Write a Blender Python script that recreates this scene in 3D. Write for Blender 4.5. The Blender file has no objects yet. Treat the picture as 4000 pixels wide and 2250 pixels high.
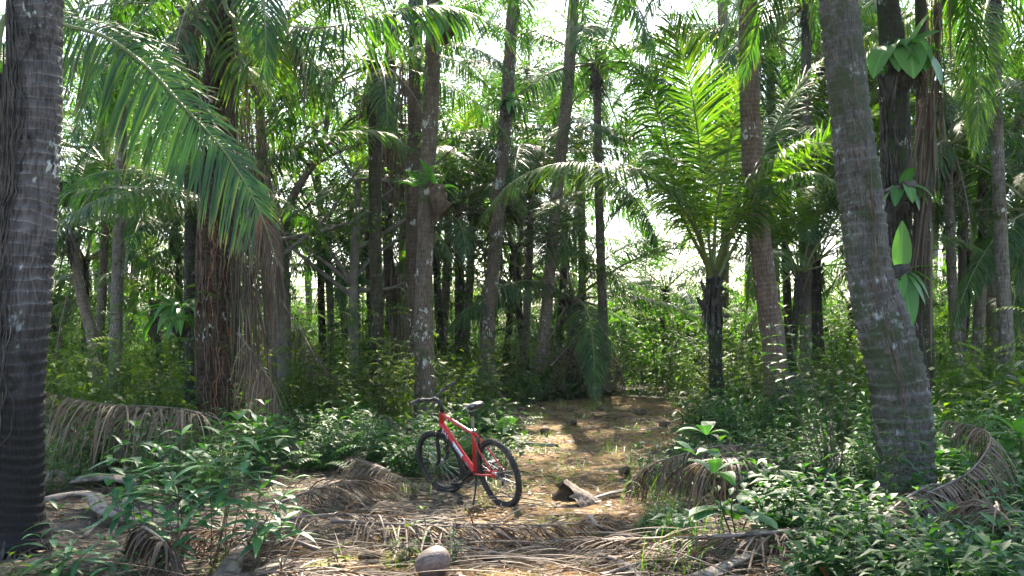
import bpy, math, random
import numpy as np
from mathutils import Vector, Matrix
random.seed(7); rng = np.random.default_rng(11)
R = math.radians
scene = bpy.context.scene
col = scene.collection

# ------------------------------------------------------------------ camera, sky, sun, exposure
CAM_H = 1.62; FPX = 3890.0; PITCH = math.atan(185 / FPX)
cd = bpy.data.cameras.new('camera'); cam = bpy.data.objects.new('camera', cd); col.objects.link(cam)
cam.location = (0, 0, CAM_H); cam.rotation_euler = (math.pi / 2 + PITCH, 0, 0)
cd.sensor_width = 36; cd.lens = 36 * FPX / 4000; cd.clip_start = 0.05; cd.clip_end = 2000
scene.camera = cam
SUN_EL = R(44); SUN_AZ = R(3)           # azimuth clockwise from +Y (straight ahead)
w = bpy.data.worlds.new("World"); scene.world = w; w.use_nodes = True
nt = w.node_tree; bg = nt.nodes['Background']
sky = nt.nodes.new('ShaderNodeTexSky'); sky.sky_type = 'NISHITA'; sky.sun_disc = False
sky.sun_elevation = SUN_EL; sky.sun_rotation = SUN_AZ; sky.air_density = 1.0; sky.dust_density = 1.5; sky.ozone_density = 0.6
nt.links.new(sky.outputs[0], bg.inputs[0]); bg.inputs[1].default_value = 0.115
sd = bpy.data.lights.new('sun', 'SUN'); sd.energy = 5.0; sd.angle = R(0.5); sd.color = (1.0, 0.89, 0.72)
sun = bpy.data.objects.new('sun', sd); col.objects.link(sun)
dv = Vector((math.sin(SUN_AZ) * math.cos(SUN_EL), math.cos(SUN_AZ) * math.cos(SUN_EL), math.sin(SUN_EL)))
sun.rotation_euler = dv.to_track_quat('Z', 'Y').to_euler(); sun.location = dv * 60
scene.view_settings.view_transform = 'Standard'; scene.view_settings.look = 'None'
scene.view_settings.exposure = 2.4; scene.view_settings.gamma = 1.0
cy = scene.cycles
cy.max_bounces = 7; cy.diffuse_bounces = 4; cy.glossy_bounces = 2; cy.transmission_bounces = 4; cy.transparent_max_bounces = 4
cy.caustics_reflective = False; cy.caustics_refractive = False
cy.use_adaptive_sampling = True; cy.adaptive_threshold = 0.03; cy.use_denoising = True

# ------------------------------------------------------------------ pixel helpers (4000 x 2250 photo)
FW = np.array((0, math.cos(PITCH), math.sin(PITCH))); UP = np.array((0, -math.sin(PITCH), math.cos(PITCH)))
def ray(px, py): return np.array((1, 0, 0)) * (px - 2000) / FPX + UP * (1125 - py) / FPX + FW
def P(px, py, Y):
    r = ray(px, py); return np.array((0, 0, CAM_H)) + r * (Y / r[1])
def G(px, py, z=0.0):
    r = ray(px, py); return np.array((0, 0, CAM_H)) + r * ((z - CAM_H) / r[2])
def hgt(x, y):
    x = np.asarray(x, float); y = np.asarray(y, float)
    return (0.022 * np.sin(1.7 * x + .6 * y) + 0.02 * np.sin(2.9 * y - 1.1 * x + 1) + 0.012 * np.sin(5.3 * x + 4.1 * y)
            + 0.008 * np.sin(9.7 * x - 7.9 * y))

# ------------------------------------------------------------------ mesh builder
class MB:
    def __init__(s): s.v = []; s.q = []; s.t = []; s.mq = []; s.mt = []; s.rest = []; s.n = 0
    def add(s, v, q=None, t=None, mat=0, rest=None):
        v = np.asarray(v, float).reshape(-1, 3)
        if rest is None: rest = v
        s.v.append(v); s.rest.append(np.asarray(rest, float).reshape(-1, 3))
        if q is not None and len(q):
            q = np.asarray(q, int) + s.n; s.q.append(q); s.mq.append(np.full(len(q), mat))
        if t is not None and len(t):
            t = np.asarray(t, int) + s.n; s.t.append(t); s.mt.append(np.full(len(t), mat))
        s.n += len(v); return s
    def mesh(s, name, mats, smooth=True):
        me = bpy.data.meshes.new(name)
        v = np.concatenate(s.v); q = np.concatenate(s.q) if s.q else np.zeros((0, 4), int); t = np.concatenate(s.t) if s.t else np.zeros((0, 3), int)
        me.vertices.add(len(v)); me.vertices.foreach_set('co', v.astype(np.float32).ravel())
        nl = q.size + t.size; me.loops.add(nl); me.loops.foreach_set('vertex_index', np.concatenate([q.ravel(), t.ravel()]).astype(np.int32))
        nf = len(q) + len(t); me.polygons.add(nf)
        ls = np.concatenate([np.arange(len(q)) * 4, q.size + np.arange(len(t)) * 3]).astype(np.int32)
        me.polygons.foreach_set('loop_start', ls)
        mi = np.concatenate((s.mq if s.q else []) + (s.mt if s.t else [])).astype(np.int32)
        me.polygons.foreach_set('material_index', mi)
        me.polygons.foreach_set('use_smooth', np.full(nf, smooth))
        a = me.attributes.new('rest', 'FLOAT_VECTOR', 'POINT'); a.data.foreach_set('vector', np.concatenate(s.rest).astype(np.float32).ravel())
        for m in (mats if isinstance(mats, (list, tuple)) else [mats]): me.materials.append(m)
        me.update(calc_edges=True); me.validate(verbose=False)
        return me
    def build(s, name, mats, parent=None, smooth=True):
        me = s.mesh(name, mats, smooth); o = bpy.data.objects.new(name, me); col.objects.link(o)
        if parent is not None: o.parent = parent
        return o
def norm(a): return a / np.maximum(np.linalg.norm(a, axis=-1, keepdims=True), 1e-9)
def grid_q(nr, nc, wrap=False):
    i = np.arange(nr - 1)[:, None]; m = nc if wrap else nc - 1; j = np.arange(m)[None, :]; j2 = (j + 1) % nc
    return np.stack([i * nc + j, i * nc + j2, (i + 1) * nc + j2, (i + 1) * nc + j], -1).reshape(-1, 4)
def spline(p, n):
    p = np.asarray(p, float); k = len(p)
    if k < 3:
        t = np.linspace(0, 1, n)[:, None]; return p[0] * (1 - t) + p[-1] * t
    d = np.r_[0, np.cumsum(np.linalg.norm(np.diff(p[:, :3], axis=0), axis=1))]; ts = np.linspace(0, d[-1], n)
    m = np.gradient(p, d, axis=0); out = []
    idx = np.clip(np.searchsorted(d, ts, side='right') - 1, 0, k - 2); h = (d[idx + 1] - d[idx])[:, None]; u = ((ts - d[idx])[:, None]) / h
    return (2*u**3-3*u**2+1)*p[idx]+(u**3-2*u**2+u)*h*m[idx]+(-2*u**3+3*u**2)*p[idx+1]+(u**3-u**2)*h*m[idx+1]
def frames(c):
    T = norm(np.gradient(c, axis=0)); ref = np.array((1.0, 0, 0)) if abs(T[0][0]) < .8 else np.array((0, 1.0, 0))
    A = np.zeros_like(T); a = ref - T[0] * (ref @ T[0]); a /= np.linalg.norm(a)
    for i in range(len(c)):
        a = a - T[i] * (a @ T[i]); a /= np.linalg.norm(a); A[i] = a
    return T, A, np.cross(T, A)
def tube(mb, c, r, sides=8, mat=0, cap=True, flat=1.0, off=0.0):
    """c centres (n,3); r radius scalar, (n,) or (n,sides)"""
    c = np.asarray(c, float); n = len(c); T, A, B = frames(c)
    r = np.asarray(r, float)
    if r.ndim == 0: r = np.full((n, sides), float(r))
    elif r.ndim == 1: r = np.repeat(r[:, None], sides, 1)
    th = np.arange(sides) * 2 * math.pi / sides
    v = c[:, None] + A[:, None] * (r * np.cos(th))[..., None] + B[:, None] * (r * np.sin(th) * flat)[..., None]
    s = np.r_[0, np.cumsum(np.linalg.norm(np.diff(c, axis=0), axis=1))] + off; r0 = float(np.mean(r))
    rest = np.stack([np.broadcast_to(r0 * np.cos(th), (n, sides)), np.broadcast_to(r0 * np.sin(th), (n, sides)), np.broadcast_to(s[:, None], (n, sides))], -1)
    q = grid_q(n, sides, True)
    base = mb.n; mb.add(v, q=q, mat=mat, rest=rest)
    if cap:
        for k, e in ((0, 0), (n - 1, 1)):
            vv = np.vstack([v[k], c[k][None]]); rr = np.vstack([rest[k], rest[k].mean(0)[None]])
            j = np.arange(sides); t = np.stack([j, (j + 1) % sides, np.full(sides, sides)], 1)
            if not e: t = t[:, ::-1]
            mb.add(vv, t=t, mat=mat, rest=rr)
PROF = {
 'leaf': lambda t: np.maximum(np.sin(np.pi * np.clip(t, 0, 1) ** 0.82) ** 0.9, 0.03),
 'ovate': lambda t: np.maximum(np.sin(np.pi * t ** 0.7) ** 0.7, 0.04),
 'strap': lambda t: np.interp(t, [0, .12, .5, .85, 1], [.55, 1, .95, .55, .06]),
 'blade': lambda t: np.interp(t, [0, .5, 1], [1, .8, .03]),
 'obov': lambda t: np.interp(t, [0, .15, .4, .7, .88, 1], [.12, .3, .75, 1, .8, .05]),
}
def ribbons(mb, B, D, S, L, W, dr, seg=3, prof='leaf', fold=0.25, rnd=None, mat=0, clamp=None):
    B = np.asarray(B, float); n = len(B)
    if n == 0: return
    L = np.broadcast_to(np.asarray(L, float), (n,)); W = np.broadcast_to(np.asarray(W, float), (n,)); dr = np.broadcast_to(np.asarray(dr, float), (n,))
    if rnd is None: rnd = rng.random(n)
    ts = np.linspace(0, 1, seg + 1); wp = PROF[prof](ts); p = B; rows = []; rest = []
    dz = np.array((0, 0, -1.0)); d = D
    for i in range(seg + 1):
        dd = norm(D + dz * (dr * 2 * max(0, (i - .5)) / seg)[:, None])
        if i: p = p + dd * (L / seg)[:, None]
        s = norm(S - dd * np.sum(S * dd, 1)[:, None]); u = np.cross(s, dd); hw = (W / 2 * wp[i])[:, None]
        if fold: rows.append(np.stack([p - s * hw + u * hw * fold, p, p + s * hw + u * hw * fold], 1)); vs = (-wp[i], 0, wp[i])
        else: rows.append(np.stack([p - s * hw, p + s * hw], 1)); vs = (-wp[i], wp[i])
        rest.append(np.stack([np.stack([np.full(n, a), np.full(n, ts[i]), rnd], 1) for a in vs], 1))
    V = np.stack(rows, 1); RS = np.stack(rest, 1); k = V.shape[2]
    V = V.reshape(-1, 3)
    if clamp is not None:
        g = hgt(V[:, 0], V[:, 1]) + clamp + np.repeat(rnd, (seg + 1) * k) * .03; V[:, 2] = np.maximum(V[:, 2], g)
    q = grid_q(seg + 1, k)
    Q = (q[None] + (np.arange(n) * (seg + 1) * k)[:, None, None]).reshape(-1, 4)
    mb.add(V, q=Q, mat=mat, rest=RS.reshape(-1, 3))

# ------------------------------------------------------------------ leaf set: reusable plant prototypes
class LS:
    KEYS = ('B', 'D', 'S', 'L', 'W', 'dr', 'rnd')
    def __init__(s): s.a = {k: [] for k in s.KEYS}
    def add(s, B, D, L, W, dr=0.3, S=None, rnd=None):
        B = np.atleast_2d(B).astype(float); D = norm(np.atleast_2d(D).astype(float)); n = len(B)
        if S is None:
            S = np.cross(D, np.array((0, 0, 1.0))); bad = np.linalg.norm(S, axis=1) < .05; S[bad] = (1, 0, 0)
        s.a['B'].append(B); s.a['D'].append(D); s.a['S'].append(norm(np.atleast_2d(S)))
        for k, x in (('L', L), ('W', W), ('dr', dr)): s.a[k].append(np.broadcast_to(np.asarray(x, float), (n,)).copy())
        s.a['rnd'].append(rng.random(n) if rnd is None else np.broadcast_to(np.asarray(rnd, float), (n,)).copy())
    def fin(s): return {k: np.concatenate(v) for k, v in s.a.items()}
def inst(pr, pos, rz, sc):
    """copy a prototype's leaves to many places -> one set of arrays"""
    m = len(pos); n = len(pr['B']); c, s_ = np.cos(rz), np.sin(rz)
    Rm = np.zeros((m, 3, 3)); Rm[:, 0, 0] = c; Rm[:, 0, 1] = -s_; Rm[:, 1, 0] = s_; Rm[:, 1, 1] = c; Rm[:, 2, 2] = 1
    o = {}
    for k in ('B', 'D', 'S'): o[k] = np.einsum('mij,nj->mni', Rm, pr[k])
    o['B'] = o['B'] * sc[:, None, None] + pos[:, None]
    for k in ('B', 'D', 'S'): o[k] = o[k].reshape(-1, 3)
    for k in ('L', 'W'): o[k] = (pr[k][None] * sc[:, None]).ravel()
    o['dr'] = np.tile(pr['dr'], m); o['rnd'] = (np.tile(pr['rnd'], m) * .6 + np.repeat(rng.random(m), n) * .4)
    return o
def put(mb, o, **kw): ribbons(mb, o['B'], o['D'], o['S'], o['L'], o['W'], o['dr'], rnd=o['rnd'], **kw)

# ------------------------------------------------------------------ materials
def newmat(name):
    m = bpy.data.materials.new(name); m.use_nodes = True; n = m.node_tree; n.nodes.clear(); return m, n
def N(n, t, **kw):
    x = n.nodes.new(t)
    for k, v in kw.items(): setattr(x, k, v)
    return x
def ramp(n, fac, stops):
    r = N(n, 'ShaderNodeValToRGB'); e = r.color_ramp.elements
    e[0].position, e[0].color = stops[0][0], (*stops[0][1], 1); e[1].position, e[1].color = stops[-1][0], (*stops[-1][1], 1)
    for p_, c_ in stops[1:-1]: k = e.new(p_); k.color = (*c_, 1)
    n.links.new(fac, r.inputs[0]); return r.outputs[0]
def leafmat(name, cols, trans=0.4, tcol=(1.35, 1.75, .4), rough=.38, spec=.5, vein=True, tip=None):
    m, n = newmat(name); L = n.links.new
    at = N(n, 'ShaderNodeAttribute', attribute_name='rest'); sp = N(n, 'ShaderNodeSeparateXYZ'); L(at.outputs['Vector'], sp.inputs[0])
    k = len(cols); c = ramp(n, sp.outputs[2], [(i / (k - 1), cc) for i, cc in enumerate(cols)])
    if tip:
        tr = N(n, 'ShaderNodeMapRange'); tr.inputs[1].default_value = .8; tr.inputs[2].default_value = 1.0; L(sp.outputs[1], tr.inputs[0])
        mx = N(n, 'ShaderNodeMix', data_type='RGBA'); L(tr.outputs[0], mx.inputs[0]); L(c, mx.inputs[6]); mx.inputs[7].default_value = (*tip, 1); c = mx.outputs[2]
    if vein:
        ab = N(n, 'ShaderNodeMath', operation='ABSOLUTE'); L(sp.outputs[0], ab.inputs[0])
        mr = N(n, 'ShaderNodeMapRange'); mr.inputs[1].default_value = 0.0; mr.inputs[2].default_value = .12; mr.inputs[3].default_value = 1.5; mr.inputs[4].default_value = 1.0
        L(ab.outputs[0], mr.inputs[0])
        mm = N(n, 'ShaderNodeVectorMath', operation='SCALE'); L(c, mm.inputs[0]); L(mr.outputs[0], mm.inputs[3]); c = mm.outputs[0]
    b = N(n, 'ShaderNodeBsdfPrincipled'); L(c, b.inputs['Base Color']); b.inputs['Roughness'].default_value = rough; b.inputs['Specular IOR Level'].default_value = spec
    tv = N(n, 'ShaderNodeVectorMath', operation='MULTIPLY'); L(c, tv.inputs[0]); tv.inputs[1].default_value = tcol
    t = N(n, 'ShaderNodeBsdfTranslucent'); L(tv.outputs[0], t.inputs[0])
    mix = N(n, 'ShaderNodeMixShader'); mix.inputs[0].default_value = trans; L(b.outputs[0], mix.inputs[1]); L(t.outputs[0], mix.inputs[2])
    o = N(n, 'ShaderNodeOutputMaterial'); L(mix.outputs[0], o.inputs[0]); return m
M = {}
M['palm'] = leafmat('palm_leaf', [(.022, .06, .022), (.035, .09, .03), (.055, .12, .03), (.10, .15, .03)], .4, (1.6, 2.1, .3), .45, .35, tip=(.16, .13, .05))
M['palm_dim'] = leafmat('shaded_palm_leaf', [(.022, .055, .024), (.035, .085, .032), (.05, .11, .03), (.10, .14, .03)], .26, (1.4, 1.9, .3), .42, .4, tip=(.14, .11, .05))  # palm leaf dimmed in colour and translucence for a frond too bright in backlight
M['palm_young'] = leafmat('young_palm_leaf', [(.035, .08, .018), (.055, .12, .022), (.085, .15, .025), (.15, .16, .04)], .48, (1.8, 2.1, .3), .36, .5)
M['palm_far'] = leafmat('far_palm_leaf', [(.025, .065, .028), (.045, .10, .035), (.08, .15, .04)], .4, (1.5, 2.0, .4), .38, .6, vein=False)
M['shrub'] = leafmat('shrub_leaf', [(.02, .055, .022), (.035, .09, .034), (.05, .12, .04), (.12, .19, .045)], .4, (1.6, 2.1, .4), .52, .28)
M['front'] = leafmat('sky_lit_shrub_leaf', [(.03, .10, .045), (.05, .15, .065), (.075, .19, .08), (.10, .22, .06)], .3, (1.5, 2.0, .4), .45, .4)  # shrub leaf lightened toward teal, the sky's reflection put into its colour
M['under'] = leafmat('undergrowth_leaf', [(.03, .055, .016), (.055, .10, .024), (.09, .14, .03), (.19, .19, .05)], .5, (1.9, 2.3, .35), .6, .2, vein=False)
M['crown'] = leafmat('broad_leaf', [(.025, .06, .02), (.045, .10, .025), (.10, .17, .03)], .52, (1.9, 2.3, .35), .6, .2, vein=False)
M['nest'] = leafmat('nest_fern_leaf', [(.06, .15, .04), (.09, .21, .05), (.12, .25, .06)], .35, (1.4, 2.0, .4), .4, .4)
M['grass'] = leafmat('grass_blade', [(.07, .15, .02), (.11, .2, .03), (.2, .22, .06)], .4, (1.5, 2.0, .4), .45, .3, vein=False)
M['dead'] = leafmat('dead_leaf', [(.06, .036, .022), (.12, .076, .048), (.19, .128, .088), (.31, .225, .16)], .15, (1.0, .8, .5), .6, .35)
M['dead_dark'] = leafmat('dark_dead_leaf', [(.05, .035, .025), (.09, .065, .045), (.15, .11, .08)], .12, (1.2, .9, .5), .7, .2)
M['litter'] = leafmat('litter_piece', [(.10, .06, .035), (.2, .12, .07), (.33, .22, .14), (.14, .09, .05)], .1, (1, .8, .5), .65, .3, vein=False)
M['rust'] = leafmat('rust_leaf', [(.25, .06, .02), (.42, .13, .04)], .4, (1.3, .9, .5), .5, .4)
M['yellow'] = leafmat('yellow_leaf', [(.3, .35, .04), (.45, .42, .05)], .45, (1.2, 1.2, .5), .5, .4)

def barkmat(name, c1, c2, ringc, lichen=(.42, .44, .40), lich=.5, moss=0.0, mossc=(.05, .07, .015), scale=1.0, bump=.6, low=None):
    m, n = newmat(name); L = n.links.new
    at = N(n, 'ShaderNodeAttribute', attribute_name='rest'); sp = N(n, 'ShaderNodeSeparateXYZ'); L(at.outputs['Vector'], sp.inputs[0])
    mp = N(n, 'ShaderNodeMapping'); mp.inputs['Scale'].default_value = (1, 1, .45); L(at.outputs['Vector'], mp.inputs[0])
    a = N(n, 'ShaderNodeTexNoise'); a.inputs['Scale'].default_value = 9 * scale; a.inputs['Detail'].default_value = 8; a.inputs['Roughness'].default_value = .65; L(mp.outputs[0], a.inputs[0])
    c = ramp(n, a.outputs[0], [(.3, c1), (.7, c2)])
    # leaf-scar rings
    dn = N(n, 'ShaderNodeTexNoise'); dn.inputs['Scale'].default_value = 3.5; dn.inputs['Detail'].default_value = 3; L(at.outputs['Vector'], dn.inputs[0])
    md = N(n, 'ShaderNodeMath', operation='MULTIPLY_ADD'); L(dn.outputs[0], md.inputs[0]); md.inputs[1].default_value = .14; L(sp.outputs[2], md.inputs[2])
    fr = N(n, 'ShaderNodeMath', operation='MULTIPLY'); L(md.outputs[0], fr.inputs[0]); fr.inputs[1].default_value = 11.5 / 1.0
    fc = N(n, 'ShaderNodeMath', operation='FRACT'); L(fr.outputs[0], fc.inputs[0])
    rr = ramp(n, fc.outputs[0], [(0, (0, 0, 0)), (.05, (1, 1, 1)), (.16, (.25, .25, .25)), (.5, (0, 0, 0)), (.93, (0, 0, 0)), (1, (-0.0, 0, 0))])
    wn = N(n, 'ShaderNodeTexNoise'); wn.inputs['Scale'].default_value = 6; L(mp.outputs[0], wn.inputs[0])
    mw = N(n, 'ShaderNodeMath', operation='MULTIPLY'); L(rr, mw.inputs[0]); L(wn.outputs[0], mw.inputs[1])
    mw2 = N(n, 'ShaderNodeMath', operation='MULTIPLY'); L(mw.outputs[0], mw2.inputs[0]); mw2.inputs[1].default_value = 1.15; mw2.use_clamp = True
    mx = N(n, 'ShaderNodeMix', data_type='RGBA'); L(mw2.outputs[0], mx.inputs[0]); L(c, mx.inputs[6]); mx.inputs[7].default_value = (*ringc, 1); c = mx.outputs[2]
    # vertical fine fissures
    mp2 = N(n, 'ShaderNodeMapping'); mp2.inputs['Scale'].default_value = (1, 1, .12); L(at.outputs['Vector'], mp2.inputs[0])
    f = N(n, 'ShaderNodeTexNoise'); f.inputs['Scale'].default_value = 60 * scale; f.inputs['Detail'].default_value = 4; L(mp2.outputs[0], f.inputs[0])
    fm = ramp(n, f.outputs[0], [(.36, (.35, .33, .3)), (.52, (1, 1, 1))])
    mm = N(n, 'ShaderNodeMix', data_type='RGBA', blend_type='MULTIPLY'); mm.inputs[0].default_value = .8; L(c, mm.inputs[6]); L(fm, mm.inputs[7]); c = mm.outputs[2]
    if lich:
        ln = N(n, 'ShaderNodeTexNoise'); ln.inputs['Scale'].default_value = 26; ln.inputs['Detail'].default_value = 5; L(mp.outputs[0], ln.inputs[0])
        lb = N(n, 'ShaderNodeTexNoise'); lb.inputs['Scale'].default_value = 3; L(at.outputs['Vector'], lb.inputs[0])
        lm = N(n, 'ShaderNodeMath', operation='MULTIPLY'); L(ln.outputs[0], lm.inputs[0]); L(lb.outputs[0], lm.inputs[1])
        lr = ramp(n, lm.outputs[0], [(.36 - .06 * lich, (0, 0, 0)), (.42 - .06 * lich, (1, 1, 1))])
        mx = N(n, 'ShaderNodeMix', data_type='RGBA'); L(lr, mx.inputs[0]); L(c, mx.inputs[6]); mx.inputs[7].default_value = (*lichen, 1); c = mx.outputs[2]
    if moss:
        mn = N(n, 'ShaderNodeTexNoise'); mn.inputs['Scale'].default_value = 4; mn.inputs['Detail'].default_value = 7; mn.inputs['Roughness'].default_value = .7; L(at.outputs['Vector'], mn.inputs[0])
        mr = ramp(n, mn.outputs[0], [(.62 - .25 * moss, (0, 0, 0)), (.72 - .25 * moss, (1, 1, 1))])
        mx = N(n, 'ShaderNodeMix', data_type='RGBA'); L(mr, mx.inputs[0]); L(c, mx.inputs[6]); mx.inputs[7].default_value = (*mossc, 1); c = mx.outputs[2]
    if low:
        lo = N(n, 'ShaderNodeMapRange'); lo.inputs[1].default_value = low[0]; lo.inputs[2].default_value = low[1]; lo.inputs[3].default_value = 1; lo.inputs[4].default_value = 0
        an = N(n, 'ShaderNodeMath', operation='MULTIPLY_ADD'); L(wn.outputs[0], an.inputs[0]); an.inputs[1].default_value = 1.2; L(sp.outputs[2], an.inputs[2]); L(an.outputs[0], lo.inputs[0])
        mx = N(n, 'ShaderNodeMix', data_type='RGBA'); L(lo.outputs[0], mx.inputs[0]); L(c, mx.inputs[6]); mx.inputs[7].default_value = (*low[2], 1); c = mx.outputs[2]
    b = N(n, 'ShaderNodeBsdfPrincipled'); L(c, b.inputs['Base Color']); b.inputs['Roughness'].default_value = .82; b.inputs['Specular IOR Level'].default_value = .25
    bp = N(n, 'ShaderNodeBump'); bp.inputs['Strength'].default_value = bump; bp.inputs['Distance'].default_value = .035
    ad = N(n, 'ShaderNodeMath', operation='ADD'); L(a.outputs[0], ad.inputs[0]); L(f.outputs[0], ad.inputs[1]); L(ad.outputs[0], bp.inputs['Height']); L(bp.outputs[0], b.inputs['Normal'])
    o = N(n, 'ShaderNodeOutputMaterial'); L(b.outputs[0], o.inputs[0]); return m
M['bark_left'] = barkmat('grey_ringed_bark', (.05, .045, .042), (.15, .13, .125), (.27, .245, .235), lich=.2, moss=.35, mossc=(.02, .018, .016), low=(1.6, 3.0, (.014, .012, .011)))
M['bark_right'] = barkmat('lichen_bark', (.07, .062, .055), (.17, .15, .13), (.2, .18, .16), lich=.55, lichen=(.34, .36, .34), moss=.6, mossc=(.06, .07, .035), scale=1.3, bump=.9)
M['bark_brown'] = barkmat('brown_ringed_bark', (.085, .055, .04), (.19, .13, .095), (.30, .22, .17), lich=.1, moss=.1)
M['bark_spot'] = barkmat('spotted_brown_bark', (.085, .06, .045), (.18, .135, .10), (.22, .17, .13), lich=.6, lichen=(.5, .5, .46), moss=.25)
M['bark_shaded'] = barkmat('shaded_brown_bark', (.05, .034, .024), (.12, .082, .058), (.19, .14, .10), lich=.1, moss=.1)  # brown bark in a darker copy, the trunk's shade put into the colour
M['bark_moss'] = barkmat('mossy_bark', (.03, .025, .015), (.09, .07, .04), (.14, .11, .06), lich=.3, moss=.75, mossc=(.03, .034, .013), bump=1.0)
M['bark_black'] = barkmat('dark_wet_bark', (.012, .011, .009), (.05, .042, .032), (.07, .06, .045), lich=.5, moss=.6, mossc=(.03, .045, .012), bump=1.2)
M['bark_tan'] = barkmat('tan_ringed_bark', (.13, .10, .075), (.26, .2, .15), (.34, .28, .22), lich=.2)
M['bark_rust'] = barkmat('fibrous_rust_bark', (.025, .017, .012), (.11, .065, .038), (.13, .08, .05), lich=.05, moss=.3, mossc=(.07, .06, .02), scale=1.6, bump=1.3)
M['bark_far'] = barkmat('far_bark', (.10, .085, .07), (.22, .185, .15), (.28, .24, .19), lich=.3, moss=.3)
def flatmat(name, c1, c2=None, rough=.5, metal=0., spec=.5, sc=20, bump=0., coat=0.):
    m, n = newmat(name); L = n.links.new; b = N(n, 'ShaderNodeBsdfPrincipled')
    if c2:
        tc = N(n, 'ShaderNodeTexCoord'); a = N(n, 'ShaderNodeTexNoise'); a.inputs['Scale'].default_value = sc; a.inputs['Detail'].default_value = 6; L(tc.outputs['Object'], a.inputs[0])
        L(ramp(n, a.outputs[0], [(.35, c1), (.65, c2)]), b.inputs['Base Color'])
        if bump:
            bp = N(n, 'ShaderNodeBump'); bp.inputs['Strength'].default_value = bump; bp.inputs['Distance'].default_value = .01; L(a.outputs[0], bp.inputs['Height']); L(bp.outputs[0], b.inputs['Normal'])
    else: b.inputs['Base Color'].default_value = (*c1, 1)
    b.inputs['Roughness'].default_value = rough; b.inputs['Metallic'].default_value = metal; b.inputs['Specular IOR Level'].default_value = spec; b.inputs['Coat Weight'].default_value = coat
    o = N(n, 'ShaderNodeOutputMaterial'); L(b.outputs[0], o.inputs[0]); return m
def streakmat(name, c1, c2, c3, rough=.65, sc=(45, 45, 3), bump=.6):
    m, n = newmat(name); L = n.links.new; at = N(n, 'ShaderNodeAttribute', attribute_name='rest'); mp = N(n, 'ShaderNodeMapping'); mp.inputs['Scale'].default_value = sc; L(at.outputs['Vector'], mp.inputs[0])
    a = N(n, 'ShaderNodeTexNoise'); a.inputs['Scale'].default_value = 1; a.inputs['Detail'].default_value = 6; L(mp.outputs[0], a.inputs[0])
    d = N(n, 'ShaderNodeTexNoise'); d.inputs['Scale'].default_value = 9; d.inputs['Detail'].default_value = 6; L(at.outputs['Vector'], d.inputs[0])
    c = ramp(n, a.outputs[0], [(.32, c1), (.62, c2)]); dm = ramp(n, d.outputs[0], [(.5, (0, 0, 0)), (.62, (1, 1, 1))]); mx = N(n, 'ShaderNodeMix', data_type='RGBA'); L(dm, mx.inputs[0]); L(c, mx.inputs[6]); mx.inputs[7].default_value = (*c3, 1)
    b = N(n, 'ShaderNodeBsdfPrincipled'); L(mx.outputs[2], b.inputs['Base Color']); b.inputs['Roughness'].default_value = rough; b.inputs['Specular IOR Level'].default_value = .35
    bp = N(n, 'ShaderNodeBump'); bp.inputs['Strength'].default_value = bump; bp.inputs['Distance'].default_value = .01; L(a.outputs[0], bp.inputs['Height']); L(bp.outputs[0], b.inputs['Normal'])
    o = N(n, 'ShaderNodeOutputMaterial'); L(b.outputs[0], o.inputs[0]); return m
M['rachis'] = flatmat('green_midrib', (.10, .13, .03), (.15, .18, .05), .4)
M['rachis_dead'] = flatmat('dead_midrib', (.2, .15, .11), (.36, .29, .23), .6, bump=.4, sc=14)
M['petiole'] = streakmat('dead_petiole', (.10, .075, .058), (.27, .21, .17), (.06, .045, .035))
M['stem'] = flatmat('stem', (.08, .05, .035), (.14, .10, .06), .6)
M['fibre'] = flatmat('hanging_fibre', (.06, .038, .024), (.17, .105, .065), .8, sc=8)
M['fibre_dark'] = flatmat('dark_fibre', (.02, .017, .014), (.08, .065, .05), .85, sc=8)
M['root_red'] = flatmat('red_root', (.22, .07, .03), (.35, .14, .06), .7, sc=8)
M['husk'] = flatmat('split_brown_husk', (.06, .04, .028), (.24, .18, .14), .75, sc=18, bump=1.0)
M['coconut'] = streakmat('weathered_coconut_husk', (.09, .065, .055), (.18, .14, .125), (.075, .055, .045), .6, (60, 60, 9), .5)
M['coconut_old'] = streakmat('old_husk', (.07, .042, .024), (.22, .15, .095), (.05, .035, .022), .85, (70, 70, 8), 1.0)
M['branch'] = flatmat('far_branch_bark', (.09, .075, .06), (.18, .155, .13), .85, sc=6, bump=.5)

# ------------------------------------------------------------------ object helpers
def tag(o, label=None, cat=None, group=None, kind=None):
    if label: o['label'] = label
    if cat: o['category'] = cat
    if group: o['group'] = group
    if kind: o['kind'] = kind
    return o
def empty(name, loc, label=None, cat=None, group=None, rz=0):
    o = bpy.data.objects.new(name, None); o.empty_display_size = .2; col.objects.link(o); o.location = tuple(loc); o.rotation_euler = (0, 0, rz)
    return tag(o, label, cat, group)
def fix(o, root):      # world-space mesh -> child of root (root unrotated at build time)
    o.parent = root; o.matrix_parent_inverse = Matrix.Identity(4)
    l = Vector(root.location); me = o.data; me.transform(Matrix.Translation(-l)); return o
def linked(name, me, parent, M4):
    o = bpy.data.objects.new(name, me); col.objects.link(o); o.parent = parent; o.matrix_basis = M4; return o

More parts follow.
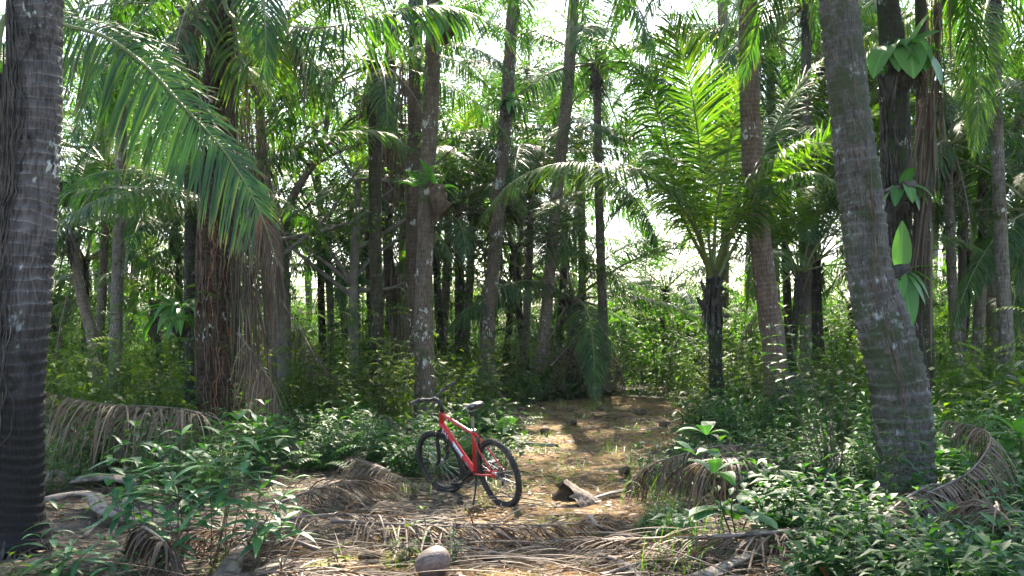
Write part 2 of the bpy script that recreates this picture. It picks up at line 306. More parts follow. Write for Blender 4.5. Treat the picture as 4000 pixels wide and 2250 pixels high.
# ------------------------------------------------------------------ ground and path
def path_d(x, y):      # signed measure: <0 inside the path
    cx = np.interp(y, [3, 6, 8, 10, 12, 14, 18, 22, 25], [-.3, -.1, .1, .5, .8, 1.2, 1.75, 2.3, 2.6])
    hw = np.interp(y, [3, 6, 8, 10, 12, 14, 18, 22, 24.5, 25.8, 27], [2.2, 1.6, 1.1, .8, .8, 1.05, 1.65, 1.95, 1.6, .3, -1])
    wob = .22 * np.sin(2.3 * y + .7 * x) + .13 * np.sin(5.1 * y - 3 * x) + .08 * np.sin(11 * x + 7 * y)
    return np.abs(x - cx) - hw + wob
def groundmat():
    m, n = newmat('forest_floor'); L = n.links.new; tc = N(n, 'ShaderNodeTexCoord')
    a = N(n, 'ShaderNodeTexNoise'); a.inputs['Scale'].default_value = 3; a.inputs['Detail'].default_value = 10; a.inputs['Roughness'].default_value = .7; L(tc.outputs['Object'], a.inputs[0])
    b_ = N(n, 'ShaderNodeTexVoronoi'); b_.inputs['Scale'].default_value = 45; L(tc.outputs['Object'], b_.inputs[0])
    c = ramp(n, a.outputs[0], [(.3, (.035, .028, .018)), (.5, (.09, .065, .04)), (.66, (.06, .07, .025)), (.8, (.15, .11, .07))])
    mx = N(n, 'ShaderNodeMix', data_type='RGBA', blend_type='OVERLAY'); mx.inputs[0].default_value = .5; L(c, mx.inputs[6]); L(b_.outputs['Color'], mx.inputs[7])
    hs = N(n, 'ShaderNodeHueSaturation'); hs.inputs['Saturation'].default_value = .7; L(mx.outputs[2], hs.inputs['Color'])
    p = N(n, 'ShaderNodeBsdfPrincipled'); L(hs.outputs[0], p.inputs['Base Color']); p.inputs['Roughness'].default_value = .9; p.inputs['Specular IOR Level'].default_value = .2
    bp = N(n, 'ShaderNodeBump'); bp.inputs['Strength'].default_value = .9; bp.inputs['Distance'].default_value = .05; L(a.outputs[0], bp.inputs['Height']); L(bp.outputs[0], p.inputs['Normal'])
    o = N(n, 'ShaderNodeOutputMaterial'); L(p.outputs[0], o.inputs[0]); return m
def pathmat():
    m, n = newmat('sandy_path'); L = n.links.new; tc = N(n, 'ShaderNodeTexCoord')
    a = N(n, 'ShaderNodeTexNoise'); a.inputs['Scale'].default_value = 1.6; a.inputs['Detail'].default_value = 9; a.inputs['Roughness'].default_value = .68; L(tc.outputs['Object'], a.inputs[0])
    f = N(n, 'ShaderNodeTexNoise'); f.inputs['Scale'].default_value = 60; f.inputs['Detail'].default_value = 5; L(tc.outputs['Object'], f.inputs[0])
    c = ramp(n, a.outputs[0], [(.32, (.055, .038, .024)), (.44, (.15, .092, .045)), (.52, (.27, .17, .08)), (.58, (.13, .135, .035)), (.72, (.28, .18, .09))])
    fr = ramp(n, f.outputs[0], [(.38, (.3, .27, .25)), (.58, (1.25, 1.2, 1.1))])
    mx = N(n, 'ShaderNodeMix', data_type='RGBA', blend_type='MULTIPLY'); mx.inputs[0].default_value = 1; L(c, mx.inputs[6]); L(fr, mx.inputs[7])
    p = N(n, 'ShaderNodeBsdfPrincipled'); L(mx.outputs[2], p.inputs['Base Color']); p.inputs['Roughness'].default_value = .92; p.inputs['Specular IOR Level'].default_value = .15
    bp = N(n, 'ShaderNodeBump'); bp.inputs['Strength'].default_value = .8; bp.inputs['Distance'].default_value = .02; L(f.outputs[0], bp.inputs['Height']); L(bp.outputs[0], p.inputs['Normal'])
    o = N(n, 'ShaderNodeOutputMaterial'); L(p.outputs[0], o.inputs[0]); return m
def sheet(name, xs, ys, mat, dz, mask=None):
    X, Y = np.meshgrid(xs, ys); fade = np.clip((120 - Y) / 60, 0, 1); Z = hgt(X, Y) * fade + dz
    q = grid_q(len(ys), len(xs)); v = np.stack([X, Y, Z], -1).reshape(-1, 3)
    if mask is not None:
        c = v[q].mean(1); q = q[mask(c[:, 0], c[:, 1])]
        used = np.unique(q); re = np.zeros(len(v), int); re[used] = np.arange(len(used)); v = v[used]; q = re[q]
    mb = MB(); mb.add(v, q=q); return tag(mb.build(name, mat), kind='structure')
xs = np.unique(np.r_[np.linspace(-300, -12, 40), np.linspace(-12, 12, 200), np.linspace(12, 300, 40)])
ys = np.unique(np.r_[np.linspace(-60, 2, 12), np.linspace(2, 30, 240), np.linspace(30, 60, 60), np.linspace(60, 500, 40)])
sheet('ground', xs, ys, groundmat(), 0)
sheet('path', np.arange(-3.4, 7, .06), np.arange(3, 30, .06), pathmat(), .008, lambda x, y: path_d(x, y) < 0)

# ------------------------------------------------------------------ trunks
def trunk_mesh(mb, c, r, sides=32, dz=.018, ring=.085, depth=.05, seed=0, rough=.02, mat=0, lobes=0.0):
    """c, r given at control points, resampled finely with leaf-scar rings"""
    g = np.random.default_rng(seed); cr = np.c_[c, r]; Lt = np.sum(np.linalg.norm(np.diff(c, axis=0), axis=1)); n = max(8, int(Lt / dz)); cr = spline(cr, n)
    s = np.linspace(0, Lt, n); th = np.arange(sides) * 2 * math.pi / sides; ph = g.random(6) * 6.28
    S, TH = np.meshgrid(s, th, indexing='ij')
    S2 = S + .022 * np.sin(TH + ph[0] + S * 1.3) + .012 * np.sin(2 * TH + ph[1] + S * 2.1) + .05 * np.sin(S * 2.2 + ph[2])
    f = (S2 / ring) % 1.0; saw = np.where(f < .85, f / .85, (1 - f) / .15)
    k = np.floor(S2 / ring).astype(int); rr = g.random(k.max() - k.min() + 3)[k - k.min()]
    rad = cr[:, 3][:, None] * (1 + depth * (saw - .5) * (.35 + rr) + rough * np.sin(3 * TH + ph[3] + S * 1.7) + rough * .7 * np.sin(5 * TH + ph[4] - S * 3.3)
                             + rough * .6 * g.standard_normal((n, sides)) * .5 + lobes * np.abs(np.sin(4 * TH + ph[5] + .3 * np.sin(S)))**.5)
    tube(mb, cr[:, :3], rad, sides, mat=mat)
def px_trunk(pts, Y, top=None, flare=1.25):
    """pts: (px,row,width_px) from top to bottom at distance Y -> centres, radii from the ground up"""
    a = [(*P(x, y, Y), w_ / 2 * Y / FPX) for x, y, w_ in pts][::-1]
    b = a[0]; base = list(b); base[2] = -.12
    if b[2] > .1: a.insert(0, (b[0] + (b[0] - a[1][0]) * .3, b[1], -.1, b[3] * flare))
    if top:
        p1, p0 = np.array(a[-1]), np.array(a[-2]); d = (p1[:3] - p0[:3]) / (p1[2] - p0[2]); dz_ = top - p1[2]
        if dz_ > .3:
            for u in (.5, 1): a.append((*(p1[:3] + d * dz_ * u * (1 - .25 * u)), p1[3] * (1 - .12 * u))); a[-1] = (a[-1][0], a[-1][1], p1[2] + dz_ * u, a[-1][3])
    a = np.array(a); return a[:, :3], a[:, 3]

# ------------------------------------------------------------------ fronds
def frond_geo(mb, pts, Ll=.85, n=70, W=.04, beta=15, droop=.5, a0=75, a1=22, pet=.2, seg=4, fold=.35, r0=.03, twist=0, up=(0, 0, 1), sides=6, mats=(0, 1), tipmat=None, gaps=.045, jit=.085, clamp=None, rsep=None, prof='strap', base_w=1.0, sides_sc=(1, 1)):
    c = spline(np.asarray(pts, float), 40); T = norm(np.gradient(c, axis=0)); upv = np.asarray(up, float)
    Sd = norm(np.cross(T, upv)); Nn = np.cross(Sd, T)
    if twist:
        tw = R(twist); Sd, Nn = Sd * math.cos(tw) + Nn * math.sin(tw), -Sd * math.sin(tw) + Nn * math.cos(tw)
    Lt = np.sum(np.linalg.norm(np.diff(c, axis=0), axis=1))
    rr = r0 * np.interp(np.linspace(0, 1, 40), [0, .06, .2, .6, 1], [2.2 * base_w, 1.4, 1, .6, .12])
    tube(rsep if rsep is not None else mb, c, rr, sides, mat=mats[1] if rsep is None else 0, flat=.7)
    t = np.linspace(pet, .995, n); out = []
    for sgn in (-1, 1):
        tt = np.clip(t + rng.normal(0, .15 / n, n), 0, 1); keep = rng.random(n) > gaps; tt = tt[keep]; m = len(tt)
        f = tt * 39; i = np.clip(f.astype(int), 0, 38); u = (f - i)[:, None]
        p = c[i] * (1 - u) + c[i + 1] * u; Ti = T[i]; Si = Sd[i] * sgn; Ni = Nn[i]; x = (tt - pet) / (1 - pet)
        al = np.radians(a0 + (a1 - a0) * x ** 1.4) + rng.normal(0, jit, m); be = np.radians(beta) + rng.normal(0, jit * 1.6, m)
        lat = Si * np.cos(be)[:, None] + Ni * np.sin(be)[:, None]
        D = Ti * np.cos(al)[:, None] + lat * np.sin(al)[:, None]; S = Ti * np.sin(al)[:, None] - lat * np.cos(al)[:, None]
        S = norm(S + rng.normal(0, .12, (m, 3))) * sgn
        Ls = Ll * sides_sc[0 if sgn < 0 else 1] * np.interp(x, [0, .12, .35, .7, 1], [.55, .85, 1, .78, .3]) * (1 + rng.normal(0, .06, m))
        Ws = W * np.interp(x, [0, .2, .7, 1], [.7, 1, .9, .5]); dr = droop * (1 + rng.normal(0, .25, m))
        rn = np.clip(rng.normal(.45, .27, m), 0, 1)
        if tipmat is not None:
            k = x > tipmat[0]; ribbons(mb, p[k], D[k], S[k], Ls[k], Ws[k] * .7, dr[k] * 1.4, seg, prof, fold, rn[k], mat=tipmat[1], clamp=clamp)
            k = ~k
            ribbons(mb, p[k], D[k], S[k], Ls[k], Ws[k], dr[k], seg, prof, fold, rn[k], mat=mats[0], clamp=clamp)
        else: ribbons(mb, p, D, S, Ls, Ws, dr, seg, prof, fold, rn, mat=mats[0], clamp=clamp)
def arc(e0, e1, L=5.0, pw=1.2, side=0.0, n=9):
    p = [np.zeros(3)]; N_ = 24
    for k in range(N_):
        t = (k + .5) / N_; e = R(e0 + (e1 - e0) * t ** pw); a = side * t ** 2; p.append(p[-1] + np.array((math.cos(e) * math.cos(a), math.cos(e) * math.sin(a), math.sin(e))) * L / N_)
    return np.array(p)[::3]
def lib(e0, e1, mats, seed, L=5.0, **kw):
    mb = MB(); frond_geo(mb, arc(e0, e1, L, side=random.uniform(-.25, .25)), **kw); return mb.mesh('frond', mats)
LIB = {}
for key, fm, n_, seg_, fo_, W_ in (('mid', 'palm', 92, 4, .35, .036), ('young', 'palm_young', 92, 4, .35, .038), ('far', 'palm_far', 72, 3, 0, .046)):
    LIB[key] = {}
    for e0, e1, dr in ((86, 66, .1), (76, 38, .2), (64, 12, .3), (48, -16, .45), (28, -40, .6), (2, -60, .8), (-30, -80, .9)):
        LIB[key][e0] = [lib(e0, e1, [M[fm], M['rachis']], k, n=n_, seg=seg_, fold=fo_, W=W_, droop=dr, beta=18 if e0 > 40 else -5, Ll=.88) for k in range(2 if key != 'young' else 1)]
LIB['dead'] = {e: [lib(e, f, [M['dead_dark'], M['rachis_dead']], 0, n=50, W=.03, droop=1.8, seg=4, fold=.5, Ll=.7, gaps=.15, jit=.15, beta=-20)] for e, f in ((-35, -86), (-65, -89))}
def crown(root, at, n, kind='mid', L=4.5, e_hi=80, e_lo=-20, dead=0, seed=0, zrot=None, skip=None):
    g = random.Random(seed); ks = sorted(LIB[kind]); ga = g.uniform(0, 6.28)
    for i in range(n + dead):
        if i < n:
            e = e_hi + (e_lo - e_hi) * (i / max(1, n - 1)) ** .85 + g.uniform(-5, 5); kk = min(ks, key=lambda k: abs(k - e)); me = g.choice(LIB[kind][kk]); de = max(-12, min(12, e - kk)); nm = 'frond'
        else:
            kk = g.choice([-35, -65]); me = LIB['dead'][kk][0]; de = g.uniform(-6, 6); nm = 'dead_frond'
        az = ga + i * 2.39996 + g.uniform(-.2, .2)
        if skip and skip(math.degrees(az) % 360, e): continue
        sc = L / 5 * g.uniform(.85, 1.1) * (.8 if e > 70 and i < n else 1) * (.7 if i >= n else 1)
        MM = Matrix.Translation(Vector(at) + Vector((math.cos(az), math.sin(az), 0)) * .1) @ Matrix.Rotation(az, 4, 'Z') @ Matrix.Rotation(-R(de), 4, 'Y') @ Matrix.Rotation(g.uniform(-.3, .3), 4, 'X') @ Matrix.Scale(sc, 4)
        linked(nm, me, root, MM)
def crownheart(root, at, r, g, dark=True):     # leaf-base sheaths and fibre where the fronds leave the trunk
    mb = MB()
    for k in range(14):
        a = g.uniform(0, 6.28); z = g.uniform(-.55, .1); d = Vector((math.cos(a), math.sin(a), 0)); b = Vector(at) + d * r * .75 + Vector((0, 0, z - .2)); e = b + d * g.uniform(.1, .3) + Vector((0, 0, g.uniform(.35, .6)))
        e = b + (e - b) * min(1, r * 5); tube(mb, spline([b, b * .5 + e * .5 + Vector((0, 0, -.02)), e], 6), np.linspace(.4, .17, 6) * r, 6, flat=.5)
    n = 60; a = np.random.default_rng(g.randint(0, 999)).random((n, 3)); an = a[:, 0] * 6.28
    D = np.stack([np.cos(an) * .5, np.sin(an) * .5, -.4 - a[:, 1]], 1); B = np.array(at)[None] + np.stack([np.cos(an) * r, np.sin(an) * r, -.1 - a[:, 2] * .5], 1)
    ribbons(mb, B, norm(D), np.cross(norm(D), (0, 0, 1.)), .25 + .4 * a[:, 1], .02 + .03 * a[:, 2], .8, 3, 'strap', 0)
    return mb.build('leaf_base', M['fibre_dark'] if dark else M['fibre'], root)
def palm(label, pts, Y, bark, top=None, crn=None, ring=.085, depth=.05, sides=28, dz=.02, flare=1.25, group=None, seed=1, cat='palm tree', lobes=0., name='palm_tree', rough=.02):
    c, r = px_trunk(pts, Y, top, flare); base = (float(c[0][0]), float(c[0][1]), 0.0)
    root = empty(name, base, label, cat, group); mb = MB(); trunk_mesh(mb, c - np.array(base), r, sides, dz, ring, depth, seed, mat=0, lobes=lobes, rough=rough); mb.build('trunk', M[bark], root)
    if crn:
        at = c[-1] - np.array(base); crownheart(root, at, r[-1], random.Random(seed)); crown(root, at, seed=seed, **crn)
    return root, c, r
SK = lambda az, e: e > -99 and False
HI = dict(n=17, kind='mid', L=4.8, e_hi=80, e_lo=-25)  # full crown; those above the frame are kept to shade the foreground

t1, c1, r1 = palm('thick grey ringed palm trunk at far left with dark stringy roots up its side', [(145, 0, 190), (135, 560, 195), (110, 900, 202), (92, 1120, 205), (62, 1600, 205), (56, 1850, 215), (60, 2050, 228), (72, 2140, 280)], 7.6, 'bark_left', top=8.5, crn=HI, sides=56, dz=.011, ring=.082, depth=.10, seed=3)
t12, c12, r12 = palm('massive leaning grey palm trunk with pale lichen, swelling to a wide foot', [(3272, 0, 148), (3315, 390, 150), (3370, 780, 168), (3405, 1120, 175), (3450, 1280, 195), (3508, 1510, 215), (3530, 1700, 212), (3538, 1850, 205), (3540, 1990, 235)], 9.2, 'bark_right', top=8.8, crn=dict(HI, n=14), sides=60, dz=.011, ring=.11, depth=.085, seed=4, rough=.06)
t11, _, _ = palm('smooth brown palm trunk leaning left above a dark root ball behind leafy shrubs', [(2921, 0, 76), (2929, 390, 78), (2939, 620, 82), (2951, 780, 84), (2992, 1120, 86), (3015, 1276, 90), (3032, 1470, 98), (3045, 1600, 135), (3048, 1668, 190)], 17.7, 'bark_brown', top=11, crn=HI, ring=.09, depth=.03, seed=5)
rb = MB(); n_ = 26; rad = .36 * np.sin(np.linspace(.35, 3.0, n_))[:, None] * (1 + .12 * np.abs(np.sin(5 * np.linspace(0, 6.28, 30, endpoint=False) + 1))[None] + .05 * rng.standard_normal((n_, 30)))
cb = P(3095, 1560, 17.6); tube(rb, np.c_[cb[0] + np.linspace(.05, 0, n_), np.full(n_, 17.6), np.linspace(-.1, .95, n_)][::-1], rad, 30); fix(rb.build('root_ball', M['fibre_dark']), t11)
t5, _, _ = palm('brown palm trunk with white lichen spots standing right behind the bicycle', [(1693, 0, 56), (1685, 390, 62), (1665, 780, 62), (1656, 1120, 68), (1656, 1276, 76), (1660, 1550, 80), (1660, 1680, 96)], 17, 'bark_spot', top=10.5, crn=dict(HI, n=14), ring=.09, depth=.025, seed=6)
t4, _, _ = palm('evenly ringed brown palm trunk just left of the white spotted one', [(1624, 0, 54), (1624, 100, 54), (1613, 780, 52), (1608, 1120, 50), (1612, 1590, 56)], 22, 'bark_shaded', top=12, ring=.075, seed=7)
t3, c3, _ = palm('mossy dark ringed palm with ragged crown of drooping fronds left of centre', [(1478, 250, 46), (1472, 330, 50), (1465, 780, 50), (1470, 1120, 48), (1473, 1276, 50), (1484, 1620, 66)], 20.3, 'bark_moss', crn=dict(n=13, kind='mid', L=3.8, e_hi=75, e_lo=-20, dead=3), ring=.09, depth=.07, seed=8)
t3b, _, _ = palm('thin dark palm trunk hung with shaggy dead fronds between two brown trunks', [(1530, 60, 42), (1520, 400, 42), (1512, 900, 40), (1530, 1200, 44), (1545, 1540, 50)], 25, 'bark_black', top=9.5, crn=dict(n=5, kind='far', L=3.6, e_hi=70, e_lo=20, dead=4), ring=.1, seed=9)
t6, c6, _ = palm('ringed palm trunk leaning right carrying a small fern clump, beyond the saddle', [(2005, 0, 46), (1980, 390, 50), (1950, 780, 52), (1920, 1120, 54), (1905, 1276, 60), (1905, 1530, 66), (1905, 1573, 80)], 24, 'bark_spot', top=11.2, crn=dict(HI, n=11, L=4.4, e_lo=-40), ring=.12, depth=.06, seed=10)
t7, _, _ = palm('slender tan ringed palm trunk leaning right near the middle of the grove', [(2242, 0, 42), (2213, 390, 48), (2172, 780, 46), (2143, 1120, 46), (2130, 1276, 48), (2108, 1450, 60), (2100, 1540, 76)], 26, 'bark_tan', top=11.8, crn=dict(HI, n=11, L=4.6, e_lo=-40), ring=.13, depth=.07, seed=11)
t2, c2, r2 = palm('broad dark fibrous palm trunk with rusty glow at its foot, dead strands hanging beside', [(868, 60, 96), (850, 300, 102), (838, 780, 108), (830, 1120, 124), (838, 1400, 128), (845, 1600, 130), (845, 1716, 150)], 15.5, 'bark_rust', top=7.5, crn=dict(n=16, kind='mid', L=4.3, e_hi=78, e_lo=-15, dead=4), ring=.07, depth=.06, seed=12, sides=44, dz=.014, rough=.06, lobes=.05)
t2b, _, _ = palm('black shaggy trunk standing close on the left of the broad fibrous palm', [(745, 150, 56), (750, 600, 58), (750, 1120, 60), (752, 1560, 66)], 18, 'bark_black', top=7.6, crn=dict(n=10, kind='mid', L=4, e_hi=70, e_lo=-25, dead=2), ring=.09, depth=.08, seed=13, rough=.05)
t2c, _, _ = palm('narrow dark trunk wrapped in climbing fibres on the right of the broad palm', [(912, 200, 34), (912, 600, 36), (920, 1120, 40), (935, 1600, 50)], 16.6, 'bark_moss', top=6.4, ring=.08, depth=.06, seed=14, rough=.06)
t13, c13, r13 = palm('black mossy palm trunk carrying three clumps of big leaved nest ferns', [(3467, 0, 84), (3495, 390, 106), (3505, 780, 110), (3530, 1120, 92), (3565, 1320, 74), (3590, 1500, 74), (3600, 1780, 90)], 13, 'bark_black', top=8.2, crn=HI, ring=.1, depth=.05, seed=15, rough=.05, sides=40)  # unseen crown added above the frame to shade the right foreground
t13b, _, _ = palm('mossy trunk half hidden at the right of the nest fern trunk', [(3600, 300, 46), (3605, 700, 50), (3612, 1120, 54), (3625, 1450, 56), (3630, 1700, 66)], 15.2, 'bark_moss', top=9.4, crn=HI, ring=.1, depth=.06, seed=16)  # crown out of view, likewise added for shade on the right foreground
t14, _, _ = palm('pale ringed palm stem seen between the leaning trunk and the fern trunk', [(3400, 0, 40), (3405, 300, 38), (3415, 600, 36), (3425, 1100, 36), (3440, 1460, 42)], 28, 'bark_tan', top=12, crn=dict(n=12, kind='far', L=4.3, e_hi=75, e_lo=-25), ring=.13, depth=.07, seed=17, sides=18)
t15, _, _ = palm('pale grey stem dropping from the top edge behind bright young fronds', [(2822, 0, 40), (2824, 240, 38), (2830, 700, 38), (2836, 1460, 44)], 30, 'bark_tan', top=13, crn=dict(n=12, kind='far', L=4.3, e_hi=75, e_lo=-25), ring=.13, depth=.07, seed=18, sides=18)

# young palms in view ------------------------------------------------
tA, cA, rA = palm('young palm with tall bright upright fronds on a short mossy trunk right of path', [(2785, 1080, 58), (2788, 1120, 58), (2797, 1500, 56), (2805, 1650, 76)], 18.2, 'bark_black', crn=dict(n=5, kind='young', L=4.4, e_hi=80, e_lo=56), ring=.09, depth=.08, seed=21, sides=26, rough=.05)
tB, cB, _ = palm('small dark palm with spread leafstalks and sagging dead fronds at the path end', [(2240, 1170, 46), (2240, 1300, 50), (2240, 1530, 60)], 27.5, 'bark_black', crn=dict(n=12, kind='mid', L=5.4, e_hi=78, e_lo=-5, dead=2), ring=.09, depth=.08, seed=22, sides=20)

# ------------------------------------------------------------------ particular fronds seen against the grove, grafted on their own palms
def graft(root, pts, mats, **kw):
    mb = MB(); mr = MB(); frond_geo(mb, pts, rsep=mr, **kw); f = fix(mb.build('frond', [M[m] for m in mats]), root)
    l = fix(mr.build('midrib', M['rachis']), root); l.parent = f; return f
tL = empty('palm_tree', (-4.6, 8.6, 0), 'palm whose huge arching frond sweeps in behind the far left trunk', 'palm tree')
mb = MB(); trunk_mesh(mb, np.array([(0, 0, -.1), (.05, 0, 2), (0, .1, 3.9)]), np.array((.24, .2, .17)), 28, .02, seed=5); mb.build('trunk', M['bark_left'], tL)
crownheart(tL, (0, .1, 3.9), .17, random.Random(4)); crown(tL, (0, .1, 3.9), 9, 'mid', 3.6, 80, 0, seed=77, skip=lambda az, e: az > 230 or az < 100)
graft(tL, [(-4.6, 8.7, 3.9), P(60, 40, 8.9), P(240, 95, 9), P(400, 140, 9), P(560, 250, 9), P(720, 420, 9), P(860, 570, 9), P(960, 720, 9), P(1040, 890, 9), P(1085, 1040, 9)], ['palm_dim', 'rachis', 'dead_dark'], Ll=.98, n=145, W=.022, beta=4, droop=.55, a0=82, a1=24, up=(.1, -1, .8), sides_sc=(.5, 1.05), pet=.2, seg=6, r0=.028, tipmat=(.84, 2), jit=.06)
graft(t2, [c2[-1], P(900, 60, 15), P(1130, 105, 14.6), P(1330, 100, 14.2), P(1525, 42, 14), P(1760, 28, 14), P(1915, 84, 14), P(2075, 185, 14)], ['palm', 'rachis'], Ll=.95, n=85, W=.04, beta=-8, droop=1.1, pet=.25, seg=5)
graft(t2, [c2[-1], P(980, 260, 15), P(1110, 60, 14.6), P(1240, -60, 14.4)], ['palm_young', 'rachis'], Ll=1.0, n=60, W=.045, beta=0, droop=1.4, seg=5)
graft(t2, [c2[-1], P(760, 60, 14.8), P(660, 200, 14.3), P(600, 420, 14), P(570, 640, 14)], ['palm', 'rachis'], Ll=.9, n=60, W=.045, beta=0, droop=1.2, seg=5)
graft(tA, [cA[-1], P(2755, 820, 18), P(2735, 600, 17.9), P(2705, 380, 17.6), P(2660, 200, 17.3), P(2610, 60, 17)], ['palm_young', 'rachis'], Ll=1.0, n=105, W=.036, beta=14, droop=.2, a0=66, a1=22, seg=5, pet=.32, up=(.2, 1, .1), r0=.024)
graft(tA, [cA[-1], P(2700, 860, 18.6), P(2600, 620, 18.8), P(2540, 470, 18.8), P(2480, 400, 18.7)], ['palm_young', 'rachis'], Ll=.8, n=90, W=.034, beta=10, droop=.4, seg=5, pet=.2, r0=.022)
graft(tA, [cA[-1], P(2800, 820, 18.2), P(2838, 620, 18.3), P(2870, 450, 18.3), P(2890, 300, 18.3)], ['palm_young', 'rachis'], Ll=.85, n=70, W=.045, beta=15, droop=.3, seg=4, pet=.25, up=(0, 1, .3))
graft(tA, [cA[-1], P(2690, 850, 17.4), P(2600, 740, 16.8), P(2480, 668, 16), P(2330, 640, 15.4), P(2150, 645, 15), P(2010, 705, 14.8), P(1890, 830, 14.6)], ['palm_young', 'rachis', 'palm_young'], Ll=.92, n=115, W=.036, beta=5, droop=.85, pet=.2, seg=5, tipmat=(.7, 2))
graft(tA, [cA[-1], P(2870, 900, 17.5), P(2960, 770, 17), P(3080, 690, 16.5), P(3180, 672, 16), P(3270, 715, 15.6)], ['palm', 'rachis'], Ll=.7, n=60, W=.042, beta=5, droop=.95, seg=5)
graft(tA, [cA[-1], P(2650, 800, 17.6), P(2590, 500, 17.2), P(2510, 300, 17), P(2400, 185, 16.8), P(2280, 130, 16.6)], ['palm', 'rachis'], Ll=.9, n=95, W=.036, beta=5, droop=.6, seg=5, pet=.3)
graft(tA, [cA[-1], P(2870, 820, 18.5), P(2980, 600, 18.8), P(3080, 400, 19), P(3190, 250, 19), P(3290, 200, 19)], ['palm', 'rachis'], Ll=.95, n=95, W=.036, beta=5, droop=.5, seg=5, pet=.3)
graft(tA, [cA[-1], P(2880, 860, 17.2), P(3010, 640, 16.6), P(3120, 560, 16.2), P(3240, 560, 15.8)], ['palm_young', 'rachis'], Ll=.85, n=85, W=.036, beta=5, droop=.7, seg=5, pet=.3)
tE, cE, _ = palm('leaning thin tan trunk with yellow green fronds next to the far left trunk', [(270, 880, 38), (292, 1000, 38), (318, 1150, 42), (362, 1320, 46), (380, 1480, 52)], 22, 'bark_tan', crn=dict(n=13, kind='mid', L=4.0, e_hi=75, e_lo=-15), ring=.1, depth=.07, seed=23, sides=20)
graft(tE, [cE[-1], P(520, 730, 16), P(700, 755, 15)], ['palm', 'rachis'], Ll=.6, n=40, W=.04, droop=1.0)
tM = empty('palm_tree', (float(P(820, 1500, 17.4)[0]), 17.4, 0), 'short dark palm behind the broad fibrous trunk sending a lit frond to the left', 'palm tree')
mb = MB(); trunk_mesh(mb, np.array([(0, 0, -.1), (0, 0, 2), (.05, 0, 3.9)]), np.array((.17, .14, .12)), 22, .03, seed=9); mb.build('trunk', M['bark_black'], tM)
b0 = np.array(tM.location); top_ = b0 + np.array((0, 0, 3.95)); crownheart(tM, (0, 0, 3.9), .12, random.Random(8)); crown(tM, (0, 0, 3.9), 8, 'mid', 3.8, 80, 15, seed=70)
graft(tM, [top_, P(720, 750, 16), P(520, 745, 14.8), P(360, 790, 14), P(215, 880, 13.6)], ['palm_young', 'rachis'], Ll=.75, n=75, W=.04, beta=0, droop=1.2, pet=.2, seg=5)
graft(tM, [top_, P(1010, 640, 17), P(1130, 590, 17), P(1290, 528, 17), P(1430, 512, 17), P(1530, 525, 17), P(1600, 575, 17)], ['palm', 'rachis'], Ll=.7, n=70, W=.04, beta=0, droop=.8, pet=.2, seg=5)

# farther palms that fill the grove ------------------------------------------------
FAR = [  # label, crown px, crown row, Y, trunk width px, n, L, e_hi, e_lo, kind, bark
 ('far palm with bright fan of fronds between the two thick centre trunks', 1850, 760, 30, 34, 15, 4.8, 82, -15, 'far', 'bark_far'),
 ('far palm with broad blue green fronds behind the slender tan trunk', 2270, 560, 31, 34, 15, 4.2, 80, -15, 'far', 'bark_far'),
 ('palm with bluish drooping fronds at the right edge in mid height', 3850, 640, 24, 44, 14, 4.6, 72, -25, 'mid', 'bark_far'),
 ('tall palm whose glowing fronds hang from the top right corner', 3880, -40, 20, 52, 13, 4.8, 60, -30, 'young', 'bark_far'),
 ('palm with a long grey green frond low at the right edge', 4060, 820, 22, 48, 13, 4.6, 70, -15, 'mid', 'bark_far'),
 ('palm crown showing between the brown trunk and the leaning grey trunk', 3120, 420, 27, 38, 15, 4.8, 78, -20, 'mid', 'bark_far'),
 ('low palm with stiff green fan right of the brown trunk', 3190, 1010, 24, 34, 12, 3.6, 84, 10, 'far', 'bark_black'),
 ('tall palm with lime fronds high above the far left', 480, -60, 21, 46, 15, 5.0, 70, -30, 'young', 'bark_far'),
 ('ringed trunk palm leaning right below the big arching frond', 545, 560, 30, 34, 13, 4.2, 70, -25, 'far', 'bark_tan'),
 ('far palm low in the shade at left with short fronds', 470, 880, 33, 30, 13, 4.2, 80, -10, 'far', 'bark_far'),
 ('palm behind the broad fibrous trunk with fronds hanging to its right', 1010, 200, 23, 42, 15, 4.8, 76, -30, 'mid', 'bark_far'),
 ('far palm low behind the forked tree with grey green fronds', 1190, 800, 36, 28, 14, 4.6, 76, -20, 'far', 'bark_far'),
 ('palm crown crossing the top edge above the leaning trunk', 3150, 20, 24, 44, 14, 4.8, 66, -30, 'mid', 'bark_far'),
 ('far palm of fine fronds just right of the fern trunk', 3740, 300, 32, 34, 15, 4.8, 76, -25, 'far', 'bark_far'),
 ('small far palm at right behind vine hung trees', 3700, 900, 35, 28, 13, 4.2, 80, -15, 'far', 'bark_far'),
 ('dim low palm behind the ringed trunks left of the bicycle', 1330, 1060, 30, 30, 12, 3.6, 82, 0, 'far', 'bark_black'),
 ('low palm with arching fronds behind the saddle', 1800, 1080, 31, 30, 12, 3.8, 82, -5, 'far', 'bark_black'),
 ('small palm with sunlit low fronds beyond the path right of the gap', 2600, 1120, 34, 26, 12, 3.6, 82, -5, 'far', 'bark_black'),
 ('palm high at far left behind the thick grey trunk', 60, 260, 24, 44, 13, 4.8, 76, -25, 'mid', 'bark_far'),
]
